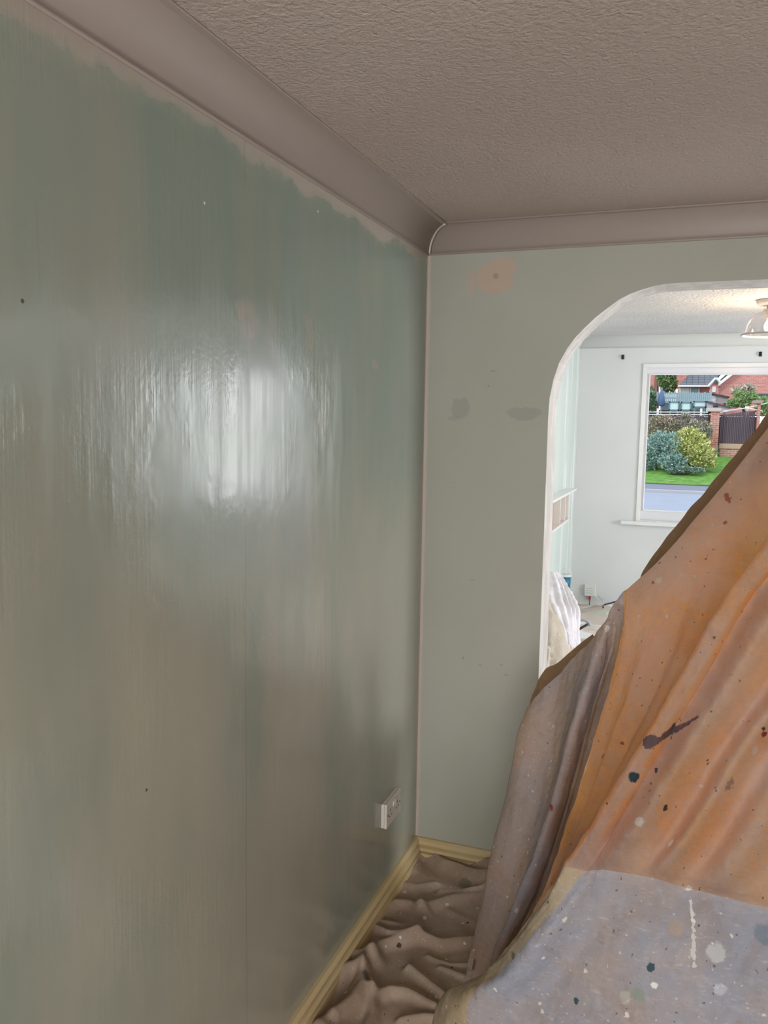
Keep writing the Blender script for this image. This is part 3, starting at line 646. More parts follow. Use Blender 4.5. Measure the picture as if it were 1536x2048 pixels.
# small things at the foot of the far left corner
bt = empty('paint_tub', (-.83, 6.6, .3)); tag(bt, 'small blue tub behind the white draped sheet in the far corner', 'tub')
c = P(1130, 1161, 6.45)
part(bt, 'tub_body', lathe(bmesh.new(), [(.0001, -.08), (.040, -.08), (.046, .035), (.0001, .035)], 24, c), plain('blue_plastic', (.01, .16, .26), .35), True)
part(bt, 'tub_lid', lathe(bmesh.new(), [(.0001, .046), (.050, .046), (.050, .034), (.046, .034)], 24, c), WHITE, True)
part(bt, 'tub_handle', tube(bmesh.new(), [(c.x+.048*math.cos(a), c.y, c.z+.04+.05*math.sin(a)) for a in [math.pi*i/16 for i in range(17)]], .003), WHITE, True)
stk = B((c.x-.06, c.y-.06, 0), (c.x+.06, c.y+.06, c.z-.08), .004); tag(build('storage_box', stk, white_paint('carton', (.6, .57, .52), .6)), 'pale box under the small blue tub in the far corner', 'box')

# ------------------------------------------------------------------ draped sheets in the front room
WSH = fabric('white_dust_sheet', (.76, .73, .78), (.84, .82, .88), None, splats=(), weave=500, flecks=True, stainscale=6, bumpk=.3)
BSH = fabric('beige_dust_sheet', (.46, .40, .33), (.56, .50, .43), None, weave=500, flecks=True, stainscale=6, bumpk=.3)
wc = [[(1060, 1170, 5.6), (1060, 1190, 5.2), (1062, 1215, 4.9), (1065, 1245, 4.7), (1068, 1270, 4.62), (1070, 1300, 4.6), (1072, 1340, 4.6)],
      [(1092, 1147, 5.6), (1098, 1170, 5.3), (1099, 1195, 5.0), (1112, 1222, 4.75), (1122, 1250, 4.64), (1130, 1275, 4.60), (1128, 1320, 4.6)],
      [(1106, 1143, 5.65), (1114, 1170, 5.3), (1121, 1200, 5.0), (1130, 1226, 4.78), (1135, 1252, 4.66), (1136, 1280, 4.62), (1135, 1330, 4.62)],
      [(1113, 1144, 5.7), (1125, 1172, 5.35), (1136, 1203, 5.0), (1143, 1225, 4.86), (1145, 1255, 4.74), (1145, 1285, 4.70), (1145, 1330, 4.7)],
      [(1119, 1148, 5.75), (1133, 1175, 5.38), (1145, 1203, 5.05), (1151, 1222, 4.92), (1151, 1255, 4.84), (1150, 1285, 4.80), (1150, 1330, 4.8)],
      [(1124, 1153, 5.8), (1139, 1181, 5.42), (1154, 1210, 5.1), (1160, 1228, 4.98), (1159, 1258, 4.92), (1158, 1290, 4.88), (1158, 1330, 4.88)],
      [(1110, 1165, 6.1), (1125, 1195, 5.7), (1140, 1225, 5.35), (1150, 1245, 5.2), (1150, 1275, 5.15), (1150, 1300, 5.1), (1150, 1330, 5.1)]]
fl_ = lambda K: [c+[Vector((c[-1].x, c[-1].y-.02, .012))] for c in K]
g = sheet(fl_(knots(wc)), 110, 110, lambda u, v, p: ( .009)*math.sin(u*44+2*noise.noise(Vector((u*3, v*2, 0))))*min(1, v*2+.2)+.008*noise.noise(p*14))
tag(link('chair_dust_sheet', grid_mesh('chair_dust_sheet', clampx(g, -.88)), WSH, None, True), 'white creased dust sheet draped over a seat beyond the arch', 'dust sheet')
bc = [[(1040, 1165, 5.0), (1040, 1230, 4.6), (1040, 1300, 4.4), (1040, 1360, 4.3), (1030, 1420, 4.2)],
      [(1085, 1160, 5.0), (1092, 1230, 4.55), (1090, 1300, 4.35), (1085, 1360, 4.2), (1080, 1420, 4.1)],
      [(1105, 1190, 5.0), (1112, 1240, 4.62), (1112, 1300, 4.4), (1105, 1360, 4.25), (1100, 1420, 4.15)],
      [(1125, 1225, 4.95), (1132, 1265, 4.66), (1132, 1310, 4.5), (1130, 1360, 4.35), (1125, 1420, 4.2)],
      [(1140, 1245, 4.95), (1150, 1290, 4.75), (1155, 1330, 4.6), (1155, 1370, 4.45), (1150, 1420, 4.3)]]
g = sheet(fl_(knots(bc)), 80, 80, lambda u, v, p: .012*math.sin(u*20+v*5)*v+.02*noise.noise(p*6))
tag(link('sofa_dust_sheet', grid_mesh('sofa_dust_sheet', clampx(g, -.88)), BSH, None, True), 'beige spotted dust sheet hanging below the white one beyond the arch', 'dust sheet')
lc = [[(1060, 1290, 4.0), (1060, 1330, 3.9), (1055, 1370, 3.8), (1050, 1420, 3.7)], [(1088, 1286, 4.0), (1090, 1320, 3.88), (1086, 1345, 3.78), (1080, 1410, 3.65)],
      [(1097, 1297, 4.02), (1100, 1315, 3.90), (1100, 1342, 3.8), (1095, 1400, 3.7)], [(1103, 1314, 4.05), (1110, 1322, 3.95), (1114, 1340, 3.86), (1110, 1390, 3.75)], [(1108, 1330, 4.1), (1116, 1334, 4.0), (1122, 1345, 3.9), (1120, 1390, 3.8)]]
g = sheet(fl_(knots(lc)), 60, 50, lambda u, v, p: .010*math.sin(u*16+v*7)+.012*noise.noise(p*12))
CSH = fabric('cream_cloth', (.56, .50, .42), (.66, .60, .52), None, weave=500, stainscale=8)
tag(link('folded_cloth', grid_mesh('folded_cloth', clampx(g, -.9)), CSH, None, True), 'crumpled cream cloth low beside the arch jamb', 'cloth')
# bundled sheets on the far floor
def ffl(x, y, k=0):
    z = .12+.09*max(0, min(1, (y-5.0)/1.2))
    z += .028*math.sin(y*19+1.6*math.sin(x*3)+x*1.5)+.018*fbm(Vector((x*4, y*6, 4+k)), 3)
    return z
g = [[Vector((-.875+2.2*i/110, 3.6+3.28*j/150, ffl(-.875+2.2*i/110, 3.6+3.28*j/150))) for i in range(111)] for j in range(151)]
FM = NM('striped_pale_sheets', .85); fx, fy, fz = FM.sep()
cc = FM.mix(FM.ss(FM.noise(3, 3, stretch=(.5, 2.2, 1)), .46, .54), (.84, .83, .85), (.60, .53, .48)); FM.col(cc); FM.bump(FM.noise(60, 4), .3, .004)
tag(link('floor_dust_sheet', grid_mesh('far_floor_dust_sheet', g), FM.m, None, True), 'pale white and beige dust sheets bunched across the front room floor', 'dust sheet')
pc = P(1212, 1224, 6.5)
g = [[Vector((pc.x+.06+.26*(i/30-.5)*2, 6.48+.28*j/30, .16+.085*max(0, 1-((i/15-1)**2*.8+(j/15-1)**2))**.5+.01*noise.noise(Vector((i*.3, j*.3, 0))))) for i in range(31)] for j in range(31)]
tag(link('bundled_cloth', grid_mesh('bundled_cloth', g), fabric('pale_green_cloth', (.60, .63, .52), (.70, .72, .62), None, weave=500, flecks=False), None, True), 'small pale greenish cloth bundle against the far skirting', 'cloth')
rc = P(1165, 1258, 5.55)
rr = empty('vacuum_hose', (rc.x, rc.y, rc.z)); tag(rr, 'black nozzle and grey hose lying on the pale far dust sheets', 'hose')
part(rr, 'hose', tube(bmesh.new(), [(rc.x+.045*math.cos(a), rc.y+.03, rc.z+.02+.035*math.sin(a)) for a in [math.pi*1.1*i/20 for i in range(21)]], .010), plain('hose_grey', (.45, .45, .48), .5), True)
part(rr, 'nozzle', tube(bmesh.new(), [(rc.x-.045, rc.y-.02, rc.z-.015), (rc.x-.01, rc.y, rc.z+.005), (rc.x+.03, rc.y+.02, rc.z+.03)], .009), plain('nozzle_black', (.02, .02, .03), .5), True)

# ------------------------------------------------------------------ outside
def grass_mat():
    m = NM('verge_grass', .9); m.col(m.mix(m.ss(m.noise(5, 5), .35, .65), (.10, .26, .04), (.17, .36, .07))); m.bump(m.noise(40, 4), .8, .03); return m.m
ROAD = NM('asphalt', .85); ROAD.col(ROAD.mix(ROAD.noise(2, 5), (.27, .31, .42), (.33, .37, .48))); ROAD = ROAD.m
PAVE = NM('pavement', .85); PAVE.col(PAVE.mix(PAVE.noise(3, 5), (.17, .19, .28), (.21, .23, .32))); PAVE = PAVE.m
GZ = -.25
def yrow(py, z): return PZ(1290, py, z).y
y_k = yrow(984, GZ); y_k2 = y_k+.16; y_p = yrow(966, GZ+.12); y_g = yrow(938, GZ+.3)
struct('road', B((-30, YF+.3, GZ-.2), (30, y_k, GZ)), ROAD)
struct('kerb', B((-30, y_k, GZ-.2), (30, y_k2, GZ+.09), .02), plain('kerb_grey', (.42, .42, .46), .8))
struct('pavement', B((-30, y_k2, GZ-.2), (30, y_p, GZ+.10)), PAVE)
bm = bmesh.new(); GR = grass_mat()
y_end = y_p+5.6
prev = None
for i in range(13):
    yy = y_p+(y_end-y_p)*i/12; zz = GZ+.12+.9*max(0, (i/12))**1.2
    cur = [bm.verts.new((x, yy, zz+.04*noise.noise(Vector((x*.5, yy*.5, 0))))) for x in [-30+2*k for k in range(31)]]
    if prev:
        for k in range(30): bm.faces.new((prev[k], prev[k+1], cur[k+1], cur[k]))
    prev = cur
struct('grass_verge', bm, GR)
YW0 = y_p+2.4+1.7+.7
bm = bmesh.new(); pr = [(y_end-.3, -1), (y_end-.3, GZ+.9), (YW0+1.4, 1.40), (YW0+3.6, 1.74), (120, 1.74), (120, -1)]
if y_end-.3 > YW0+.6: pr[0] = (YW0+.5, -1); pr[1] = (YW0+.5, .75)
prism(bm, [(-60, a, b) for a, b in pr], (120, 0, 0)); struct('ground', bm, plain('earth', (.12, .12, .08), .9))
LN = ['small tan fallen leaf on the grass below the blue shrub', 'small tan fallen leaf on the grass below the yellow shrub', 'small yellow fallen leaf on the grass nearest the draped sheet', 'small yellow fallen leaf at the pavement edge of the grass']
for k, (px, py) in enumerate(((1308, 951), (1379, 948), (1411, 960), (1343, 963))):
    p = PZ(px, py, GZ+.17); bm = bmesh.new()
    pts = [bm.verts.new(p+Vector((.07*math.cos(a)*(1+.3*math.cos(3*a)), .05*math.sin(a), .02+.015*math.cos(2*a)))) for a in [2*math.pi*i/10 for i in range(10)]]
    bm.faces.new(pts); tag(build('fallen_leaf', bm, plain('leaf_tan', ((.6, .35, .2) if k < 2 else (.7, .65, .35)), .7)), LN[k], 'leaf', 'fallen leaves on the verge')

LEAFM = bpy.data.materials.new('leaf'); LEAFM.use_nodes = True; t = LEAFM.node_tree; at = t.nodes.new('ShaderNodeAttribute'); at.attribute_name = 'tint'
t.links.new(at.outputs['Color'], t.nodes['Principled BSDF'].inputs['Base Color']); t.nodes['Principled BSDF'].inputs['Roughness'].default_value = .6
STEM = plain('stem_brown', (.12, .08, .05), .8)
def leaves(blobs, n, size, cols, rnd, long=1.6):
    V, Fc, C = [], [], []
    for k in range(n):
        c, rad = blobs[rnd.randrange(len(blobs))]
        d = Vector((rnd.gauss(0, 1), rnd.gauss(0, 1), rnd.gauss(0, 1))).normalized()
        q = (rnd.random()**.45); d.y = -abs(d.y) if rnd.random() < .7 else d.y
        p = Vector(c)+Vector((d.x*rad[0], d.y*rad[1], d.z*rad[2]))*q*(1+.18*noise.noise(Vector(c)+d*3))
        a = (d+Vector((rnd.uniform(-1, 1), rnd.uniform(-1, 1), rnd.uniform(-.3, 1)))*.9).normalized(); b = a.orthogonal().normalized()
        b = Matrix.Rotation(rnd.uniform(0, 6.28), 3, a) @ b; nn = a.cross(b)
        s = size*rnd.uniform(.6, 1.4); i = len(V)
        V += [p-a*s*long*.5, p+b*s*.4+nn*s*.1, p+a*s*long*.5, p-b*s*.4+nn*s*.1]; Fc.append((i, i+1, i+2, i+3))
        cc = cols[rnd.randrange(len(cols))]; f = rnd.uniform(.75, 1.25); C.append([x*f for x in cc])
    return V, Fc, C
def shrub(name, label, blobs, n, size, cols, seed, base=None, cat='shrub', group=None, long=1.6, stems=6):
    rnd = random.Random(seed)
    lo = min(c[2]-r[2] for c, r in blobs); cx = sum(c[0] for c, r in blobs)/len(blobs); cy = sum(c[1] for c, r in blobs)/len(blobs)
    root = empty(name, (cx, cy, lo if base is None else base)); tag(root, label, cat, group)
    V, Fc, C = leaves(blobs, n, size, cols, rnd, long)
    me = bpy.data.meshes.new('foliage'); me.from_pydata(V, [], Fc); at = me.attributes.new('tint', 'FLOAT_COLOR', 'FACE')
    at.data.foreach_set('color', [x for c in C for x in (*c, 1)]); me.update()
    o = link('foliage', me, LEAFM, root); o['kind'] = 'stuff'; o.matrix_parent_inverse = root.matrix_world.inverted()
    bm = bmesh.new(); z0 = root.location.z-.05
    for k in range(stems):
        c, r = blobs[rnd.randrange(len(blobs))]
        tube(bm, [(cx+rnd.uniform(-.1, .1), cy, z0), ((cx+c[0])/2, (cy+c[1])/2, (z0+c[2])/2), (c[0]+rnd.uniform(-.2, .2)*r[0], c[1], c[2]+rnd.uniform(0, .5)*r[2])], [.03*size/.06, .02*size/.06, .008], 5)
    part(root, 'stems', bm, STEM, True)
    return root
def blob(px, py, Y, rx, rz, ry=None):   # rx, rz given in photograph pixels at that depth
    s = (P(px+1, py, Y)-P(px, py, Y)).length; return (tuple(P(px, py, Y)), (rx*s, (ry or rx)*s, rz*s))
YS = y_p+2.4
BLUE = [(.26, .42, .38), (.36, .52, .47), (.20, .33, .30), (.46, .60, .56)]
YEL = [(.62, .62, .20), (.72, .72, .34), (.42, .50, .14), (.78, .76, .46), (.30, .36, .10)]
shrub('blue_shrub', 'bluish green bushy shrub beyond the road, left of the yellow one', [blob(1302, 905, YS, 34, 38), blob(1335, 895, YS, 34, 36), blob(1290, 920, YS, 28, 28), blob(1345, 922, YS-.3, 30, 22), blob(1320, 880, YS+.2, 22, 20), blob(1265, 905, YS, 30, 34)], 9000, .055, BLUE, 3)
shrub('yellow_shrub', 'yellow green round shrub beyond the road in front of the brick pillar', [blob(1385, 892, YS+.1, 40, 34), blob(1400, 910, YS-.1, 34, 26), blob(1378, 873, YS+.2, 26, 20), blob(1415, 925, YS-.2, 20, 12), blob(1360, 900, YS, 24, 24)], 8500, .055, YEL, 4)
shrub('low_grey_shrub', 'low grey green plant at the foot of the yellow shrub', [blob(1368, 938, YS-.7, 20, 8), blob(1390, 940, YS-.7, 22, 7), blob(1350, 941, YS-.7, 18, 7)], 1500, .045, [(.24, .34, .30), (.34, .44, .40), (.14, .2, .17)], 5)
YR = YS+1.7
ROSE = [(.30, .34, .16), (.42, .44, .24), (.55, .42, .40), (.60, .56, .44), (.26, .20, .22), (.50, .30, .28), (.22, .30, .14)]
shrub('rose_bush', 'tall loose rose bush by the dark fence above the blue shrub', [blob(1305, 862, YR, 24, 24), blob(1335, 850, YR, 22, 22), blob(1318, 842, YR, 22, 12), blob(1350, 862, YR, 16, 24)], 2600, .05, ROSE, 6)
shrub('rose_bush', 'wide loose rose bush by the dark fence above the yellow shrub', [blob(1378, 850, YR, 22, 16), blob(1400, 852, YR, 24, 16), blob(1415, 866, YR, 12, 16), blob(1372, 835, YR, 12, 10)], 1700, .05, [(.5, .46, .44), (.62, .58, .52), (.22, .26, .14), (.34, .22, .24), (.3, .34, .2)], 8)

def brick_mat(name, c1, c2, mort, s=1.0, msz=.018):
    m = NM(name, .9); x, y, z = m.sep(); cv = m.n('ShaderNodeCombineXYZ'); m.l(m.math('ADD', x, y), cv.inputs[0]); m.l(z, cv.inputs[1])
    b = m.n('ShaderNodeTexBrick'); m.l(cv.outputs[0], b.inputs['Vector']); b.inputs['Color1'].default_value = (*c1, 1); b.inputs['Color2'].default_value = (*c2, 1); b.inputs['Mortar'].default_value = (*mort, 1)
    b.inputs['Scale'].default_value = 1; b.inputs['Brick Width'].default_value = .225*s; b.inputs['Row Height'].default_value = .075*s; b.inputs['Mortar Size'].default_value = msz*s*.6
    m.col(b.outputs['Color']); return m.m
BR = brick_mat('garden_brick', (.50, .16, .13), (.60, .24, .20), (.55, .42, .40))
BRH = brick_mat('house_brick', (.58, .20, .18), (.68, .28, .25), (.62, .42, .40))
YW = YR+.7                               # line of the garden wall
def PB(px0, py0, px1, py1, Y, th, bev=0):   # box spanning photo corners at depth Y, th thick away from viewer
    a = P(px0, py1, Y); b = P(px1, py0, Y); return B((a.x, Y, a.z), (b.x, Y+th, b.z), bev)
w1 = empty('garden_wall', P(1470, 920, YW)); tag(w1, 'red brick garden wall with pillars and dark slatted fence panel across the road', 'wall')
part(w1, 'pillar', PB(1416, 822, 1440, 925, YW-.25, .5), BR)
part(w1, 'pillar_cap', PB(1412, 817, 1443, 823, YW-.32, .64, .02), plain('stone_cap', (.55, .50, .48), .8))
part(w1, 'pillar', PB(1509, 806, 1522, 920, YW-.25, .45), BR)
part(w1, 'pillar_cap', PB(1506, 801, 1526, 807, YW-.32, .64, .02), plain('stone_cap_dark', (.40, .28, .28), .8))
part(w1, 'plinth', PB(1438, 897, 1560, 925, YW-.1, .3), BR)
part(w1, 'coping', PB(1438, 890, 1560, 897, YW-.14, .36, .01), plain('coping_brick', (.52, .36, .28), .8))
DF = NM('dark_fence', .8); DF.col(DF.mix(DF.noise(3, 2, stretch=(2, 2, .2)), (.10, .07, .10), (.15, .11, .14))); DF = DF.m
bm = bmesh.new(); xa = P(1440, 850, YW).x; xb = P(1509, 850, YW).x; za = P(1470, 889, YW).z; n = 20
for i in range(n):
    u = (i+.5)/n; xx = xa+(xb-xa)*u; zt = P(1440+69*u, 832-10*math.sin(u*1.6), YW).z; hw = (xb-xa)/n*.43
    box(bm, (xx-hw, YW+.02+.02*(i % 2), za), (xx+hw, YW+.045+.02*(i % 2), zt))
fp = part(w1, 'fence_slats', bm, DF); fp['kind'] = 'stuff'
part(w1, 'fence_backing', PB(1432, 834, 1518, 890, YW+.1, .03), DF)
bf = empty('dark_fence', P(1360, 890, YW+.3)); tag(bf, 'dark brown boarded fence behind the roses across the road', 'fence')
bm = bmesh.new(); xa = P(1230, 850, YW+.3).x; xb = P(1416, 850, YW+.3).x; n = 44
za = P(1350, 935, YW+.3).z; zt = P(1350, 832, YW+.3).z
for i in range(n):
    xx = xa+(xb-xa)*(i+.5)/n; hw = (xb-xa)/n*.45; box(bm, (xx-hw, YW+.3+.015*(i % 2), za), (xx+hw, YW+.33+.015*(i % 2), zt+.02*math.sin(i)))
part(bf, 'fence_boards', bm, DF)['kind'] = 'stuff'
part(bf, 'backing', B((xa, YW+.36, za), (xb+.2, YW+.38, zt-.02)), DF)
part(bf, 'top_rail', B((xa, YW+.28, zt-.12), (xb, YW+.31, zt-.05)), DF)

# white post and rail fence beyond the wall
YQ = YW+1.6; WP = plain('white_post', (.85, .85, .85), .5)
wf = empty('white_rail_fence', P(1350, 835, YQ)); tag(wf, 'white post and rail fence behind the dark fence across the road', 'fence')
for px, a, b in ((1315, 817, 842), (1402, 817, 838)):
    part(wf, 'post', PB(px-3, a, px+3, b+4, YQ, .12, .01), WP)
for k, (a, b) in enumerate(((824, 824.5), (828.5, 829.5), (833, 834))):
    p = P(1230, a, YQ-.02); q = P(1416, b, YQ-.02); part(wf, 'rail', tube(bmesh.new(), [p, q], .016, 6), WP)
# rotary airer
YA = YW+1.2
ra = empty('rotary_airer', P(1495, 880, YA)); tag(ra, 'white rotary washing line standing behind the fence panel across the road', 'washing line')
hub = P(1494, 816, YA); part(ra, 'pole', tube(bmesh.new(), [P(1494, 900, YA), hub], .03, 8), WP)
part(ra, 'hub', lathe(bmesh.new(), [(.0001, -.06), (.07, -.06), (.07, .06), (.0001, .06)], 12, hub), WP)
ends = [P(1418, 829, YA-.6), P(1448, 822, YA-1.1), P(1535, 806, YA+.3), P(1525, 822, YA-.6)]
for e_ in ends: part(ra, 'arm', tube(bmesh.new(), [hub, e_], .017, 6), WP)
bm = bmesh.new()
for f in (.5, .8, 1):
    for a, b in ((0, 1),): tube(bm, [hub.lerp(ends[a], f), hub.lerp(ends[b], f)], .006, 4)
part(ra, 'lines', bm, WP)['kind'] = 'stuff'

# garden furniture and sheds further back
YG = YW+5
cfm = plain('pale_aqua_panel', (.60, .80, .82), .35); gy = plain('frame_grey', (.16, .26, .30), .6)
for k, (a, b, c, d, lab) in enumerate(((1337, 803, 1359, 821, 'pale aqua garden panel, leftmost of the row above the white rails'), (1361, 804, 1383, 821, 'pale aqua garden panel, middle of the row above the white rails'), (1386, 802, 1413, 815, 'pale aqua garden panel, rightmost of the row above the white rails'))):
    r_ = empty('garden_panel', P((a+c)/2, d, YG)); tag(r_, lab, 'panel', 'pale garden panels')
    part(r_, 'panel_sheet', PB(a+1, b+1, c-1, d-1, YG+.03, .05), cfm)
    fm_ = bmesh.new(); A = P(a, d, YG); C_ = P(c, b, YG)
    for u in ((A.x, A.z, A.x+.05, C_.z), (C_.x-.05, A.z, C_.x, C_.z), (A.x, C_.z-.05, C_.x, C_.z), (A.x, A.z, C_.x, A.z+.05)): box(fm_, (u[0], YG, u[1]), (u[2], YG+.1, u[3]))
    part(r_, 'panel_frame', fm_, gy)
    for xx in (A.x+.03, C_.x-.09): part(r_, 'leg', B((xx, YG+.02, 1.72), (xx+.06, YG+.08, A.z)), gy)
gf = empty('trellis_fence', P(1365, 803, YG+1)); tag(gf, 'blue grey trellis fence in front of the dark roofed house', 'fence')
bm = bmesh.new(); A = P(1310, 806, YG+1); C_ = P(1422, 786, YG+1)
for i in range(29): xx = A.x+(C_.x-A.x)*i/28; box(bm, (xx-.035, YG+1, A.z), (xx+.035, YG+1.04, C_.z+.05*math.sin(i*2.1)))
for z in (C_.z-.02, (A.z+C_.z)/2, A.z+.02): box(bm, (A.x, YG+1.04, z-.03), (C_.x, YG+1.08, z+.03))
part(gf, 'trellis', bm, plain('fence_bluegrey', (.30, .42, .48), .7))['kind'] = 'stuff'
part(gf, 'lower_board', PB(1320, 803, 1425, 824, YG+1.3, .06), plain('board_bluegrey', (.36, .50, .54), .7))
part(gf, 'base_board', PB(1270, 821, 1425, 850, YG+.9, .05), plain('board_dark', (.10, .09, .11), .8))
sh = empty('low_shed', P(1440, 816, YG-.5)); tag(sh, 'low pinkish shed with sloping dark edged roof behind the brick pillar', 'shed')
part(sh, 'shed_wall', prism(bmesh.new(), [P(1414, 803, YG-.5), P(1462, 816, YG-.5), P(1462, 822, YG-.5), P(1414, 822, YG-.5)], (0, 2, 0)), plain('shed_pink', (.52, .44, .48), .7))
part(sh, 'shed_roof', prism(bmesh.new(), [P(1413, 801.5, YG-.6), P(1463, 814.5, YG-.6), P(1463, 816.5, YG-.6), P(1413, 804, YG-.6)], (0, 2.2, 0)), plain('roof_dark', (.08, .07, .09), .8))
part(sh, 'vent', PB(1426, 811, 1436, 814, YG-.53, .04), plain('vent_dark', (.05, .04, .05), .8))
ws = empty('slatted_shed', P(1437, 806, YG+2)); tag(ws, 'grey slatted shed with a sloping roof left of the hedge, below the small gable', 'shed')
bm = bmesh.new(); A = P(1418, 806, YG+2); C_ = P(1456, 790, YG+2)
for i in range(6): z = A.z+(C_.z-A.z)*i/6; box(bm, (A.x, YG+2+.01*(i % 2), z), (C_.x, YG+2.06, z+(C_.z-A.z)/6*.8))
for xx in (A.x+.05, C_.x-.15): part(ws, 'post', B((xx, YG+2.1, 1.7), (xx+.1, YG+2.2, A.z+.1)), gy)
part(ws, 'slats', bm, plain('slat_grey', (.42, .40, .44), .8))['kind'] = 'stuff'
part(ws, 'roof', prism(bmesh.new(), [P(1416, 784, YG+1.9), P(1459, 793, YG+1.9), P(1459, 795, YG+1.9), P(1416, 787, YG+1.9)], (0, 2, 0)), plain('roof_dark2', (.08, .07, .08), .8))
pa = empty('closed_parasol', P(1322, 818, YG+.2)); tag(pa, 'closed blue garden parasol left of the pale panels', 'parasol')
c = P(1322, 815, YG+.2); tp = P(1322, 778, YG+.2); h = tp.z-c.z
part(pa, 'canopy', lathe(bmesh.new(), [(.0001, h), (.05, h*.95), (.13, h*.5), (.16, h*.15), (.10, h*.08), (.0001, h*.08)], 14, c), plain('parasol_blue', (.10, .16, .32), .8), True)
part(pa, 'pole', tube(bmesh.new(), [(c.x, c.y, c.z-.4), (c.x, c.y, tp.z+.06)], .025, 8), plain('pole_grey', (.4, .4, .42), .5))
shrub('conifer', 'green conifer by the left edge of the window view', [blob(1300, 800, YG+.3, 14, 26), blob(1296, 815, YG+.3, 18, 18), blob(1270, 800, YG+.3, 22, 28)], 2600, .09, [(.16, .26, .16), (.26, .38, .24), (.10, .18, .1)], 11, base=1.76, cat='tree')
shrub('hedge', 'light green hedge behind the brick wall, right of the sheds', [blob(1468, 806, YG+1, 16, 10), blob(1488, 802, YG+1, 16, 14), blob(1500, 795, YG+1, 16, 14), blob(1478, 790, YG+1.3, 10, 12), blob(1530, 812, YG+1, 22, 22)], 3600, .08, [(.30, .48, .16), (.40, .56, .22), (.2, .34, .14), (.45, .5, .35)], 12, cat='hedge')
shrub('pampas_plant', 'pale feathery plant against the right hand brick house', [blob(1478, 783, YG+2, 14, 10), blob(1495, 778, YG+2, 14, 10)], 700, .09, [(.60, .46, .42), (.5, .52, .4), (.7, .6, .55)], 13, cat='plant', long=3)

# houses
YH = YW+16
ROOF = NM('slate_roof', .6); x, y, z = ROOF.sep(); cv = ROOF.n('ShaderNodeCombineXYZ'); ROOF.l(x, cv.inputs[0]); ROOF.l(z, cv.inputs[1]); b = ROOF.n('ShaderNodeTexBrick'); ROOF.l(cv.outputs[0], b.inputs['Vector'])
b.inputs['Color1'].default_value = (.09, .115, .16, 1); b.inputs['Color2'].default_value = (.12, .145, .20, 1); b.inputs['Mortar'].default_value = (.03, .04, .06, 1); b.inputs['Scale'].default_value = 1; b.inputs['Brick Width'].default_value = .3; b.inputs['Row Height'].default_value = .16; b.inputs['Mortar Size'].default_value = .02
b.offset = 0; ROOF.col(b.outputs['Color']); ROOF = ROOF.m
WF = plain('white_fascia', (.85, .86, .88), .5); WG = plain('house_window_glass', (.25, .35, .38), .2)
h1 = empty('brick_house', P(1305, 800, YH+4)); tag(h1, 'red brick house side at the top left of the window view', 'house')
part(h1, 'wall', PB(1200, 660, 1314, 850, YH+4, 5), BRH); part(h1, 'corner_pipe', tube(bmesh.new(), [P(1315.5, 830, YH+3.9), P(1315.5, 665, YH+3.9)], .06, 8), plain('pipe_dark', (.08, .06, .07), .6))
part(h1, 'roof', prism(bmesh.new(), [P(1190, 665, YH+3.5), P(1322, 665, YH+3.5), P(1256, 600, YH+3.5)], (0, 6, 0)), ROOF)
h2 = empty('brick_house', P(1395, 800, YH)); tag(h2, 'red brick house with dark tiled roof and white fascia, mid window view', 'house')
part(h2, 'wall', PB(1352, 772, 1420, 845, YH+.3, 6), BRH)
part(h2, 'upper_wall', PB(1350, 640, 1400, 775, YH+5, 2), BRH)
a, b_, c, d = P(1357, 771, YH-.2), P(1420, 771, YH-.2), P(1448, 738, YH+4), P(1388, 738, YH+4)
part(h2, 'roof', prism(bmesh.new(), [a, b_, c, d], (0, 0, -.12)), ROOF)
part(h2, 'fascia', PB(1356, 770, 1421, 773.5, YH-.25, .1), WF)
for px in (1360, 1381, 1398): part(h2, 'window_post', PB(px-1.5, 773, px+1.5, 790, YH+.1, .1), WF)
part(h2, 'window', PB(1362, 774, 1397, 790, YH+.2, .08), WG)
part(h2, 'white_panel', PB(1361, 774, 1379, 786, YH+.15, .08), plain('net_curtain', (.72, .78, .72), .6))
h3 = empty('brick_house', P(1500, 800, YH+1)); tag(h3, 'large pink red brick gabled house at the top right of the window view', 'house')
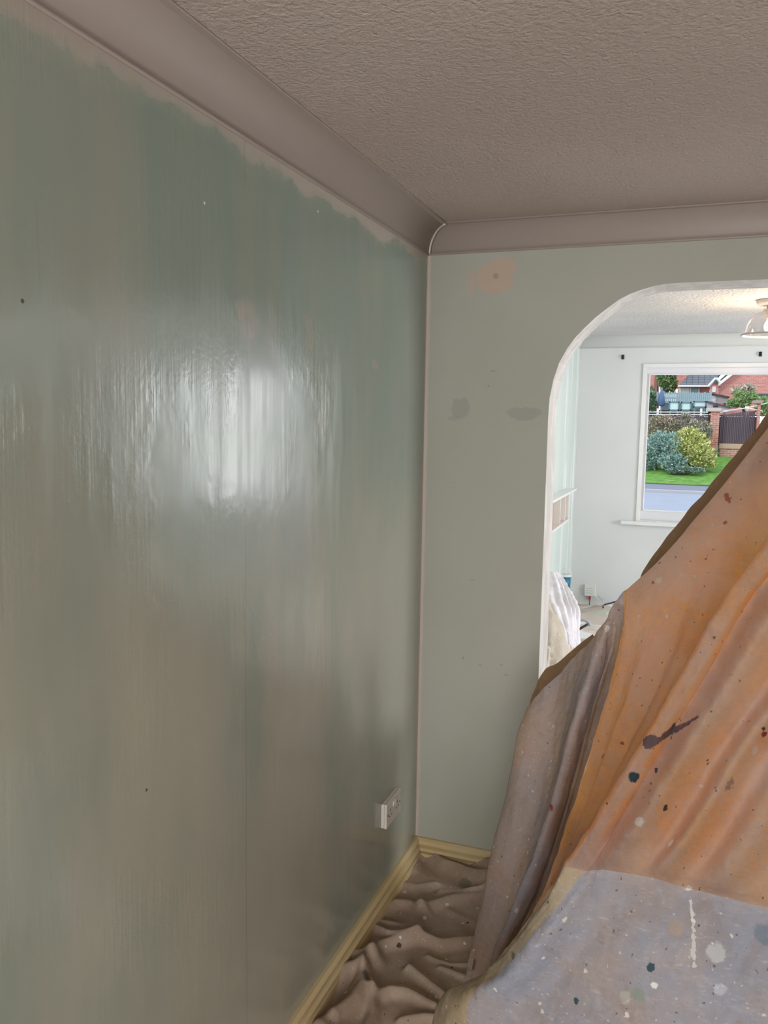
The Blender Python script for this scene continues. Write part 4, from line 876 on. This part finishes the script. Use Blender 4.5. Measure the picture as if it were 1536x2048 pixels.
part(h3, 'wall', prism(bmesh.new(), [P(1437, 772, YH+1), P(1475, 742, YH+1), P(1560, 680, YH+1), P(1700, 780, YH+1), P(1700, 830, YH+1), P(1434, 830, YH+1)], (0, 6, 0)), BRH)
part(h3, 'barge_board', prism(bmesh.new(), [P(1432, 775, YH+.7), P(1475, 740, YH+.7), P(1562, 676, YH+.7), P(1562, 671, YH+.7), P(1474, 735, YH+.7), P(1430, 771, YH+.7)], (0, .4, 0)), WF)
part(h3, 'roof', prism(bmesh.new(), [P(1428, 771, YH+.8), P(1474, 734, YH+.8), P(1562, 670, YH+.8), P(1562, 666, YH+.8), P(1472, 730, YH+.8)], (0, 6, 0)), ROOF)
part(h3, 'boundary_fence', PB(1505, 788, 1700, 803, YH-4, .1), plain('fence_dark', (.07, .10, .13), .8))
h4 = empty('porch', P(1430, 786, YH-1)); tag(h4, 'small white gabled porch between the roof and the pink brick house', 'porch')
part(h4, 'gable_wall', prism(bmesh.new(), [P(1420, 771, YH-1), P(1432, 757, YH-1), P(1437, 762, YH-1), P(1437, 790, YH-1), P(1421, 790, YH-1)], (0, 1, 0)), BRH)
for q0, q1 in (((1417, 772), (1432, 756)), ((1432, 756), (1441, 765))): part(h4, 'barge_board', tube(bmesh.new(), [P(*q0, YH-1.1), P(*q1, YH-1.1)], .07, 6), WF)
part(h4, 'door', PB(1424, 773, 1432, 784, YH-1.06, .08), plain('porch_white', (.72, .74, .80), .5)); part(h4, 'lamp', lathe(bmesh.new(), [(.0001, .12), (.06, .08), (.06, -.1), (.0001, -.14)], 8, P(1432, 764, YH-1.15)), plain('porch_dark', (.05, .1, .1), .5))
shrub('tree', 'yellow green tree between the two brick houses, top left of the window view', [blob(1330, 762, YH+2, 12, 20), blob(1345, 768, YH+2, 8, 16), blob(1324, 745, YH+2, 12, 20), blob(1340, 750, YH+2, 12, 18)], 3000, .16, [(.45, .55, .22), (.16, .30, .14), (.10, .20, .12), (.3, .42, .2)], 15, cat='tree')
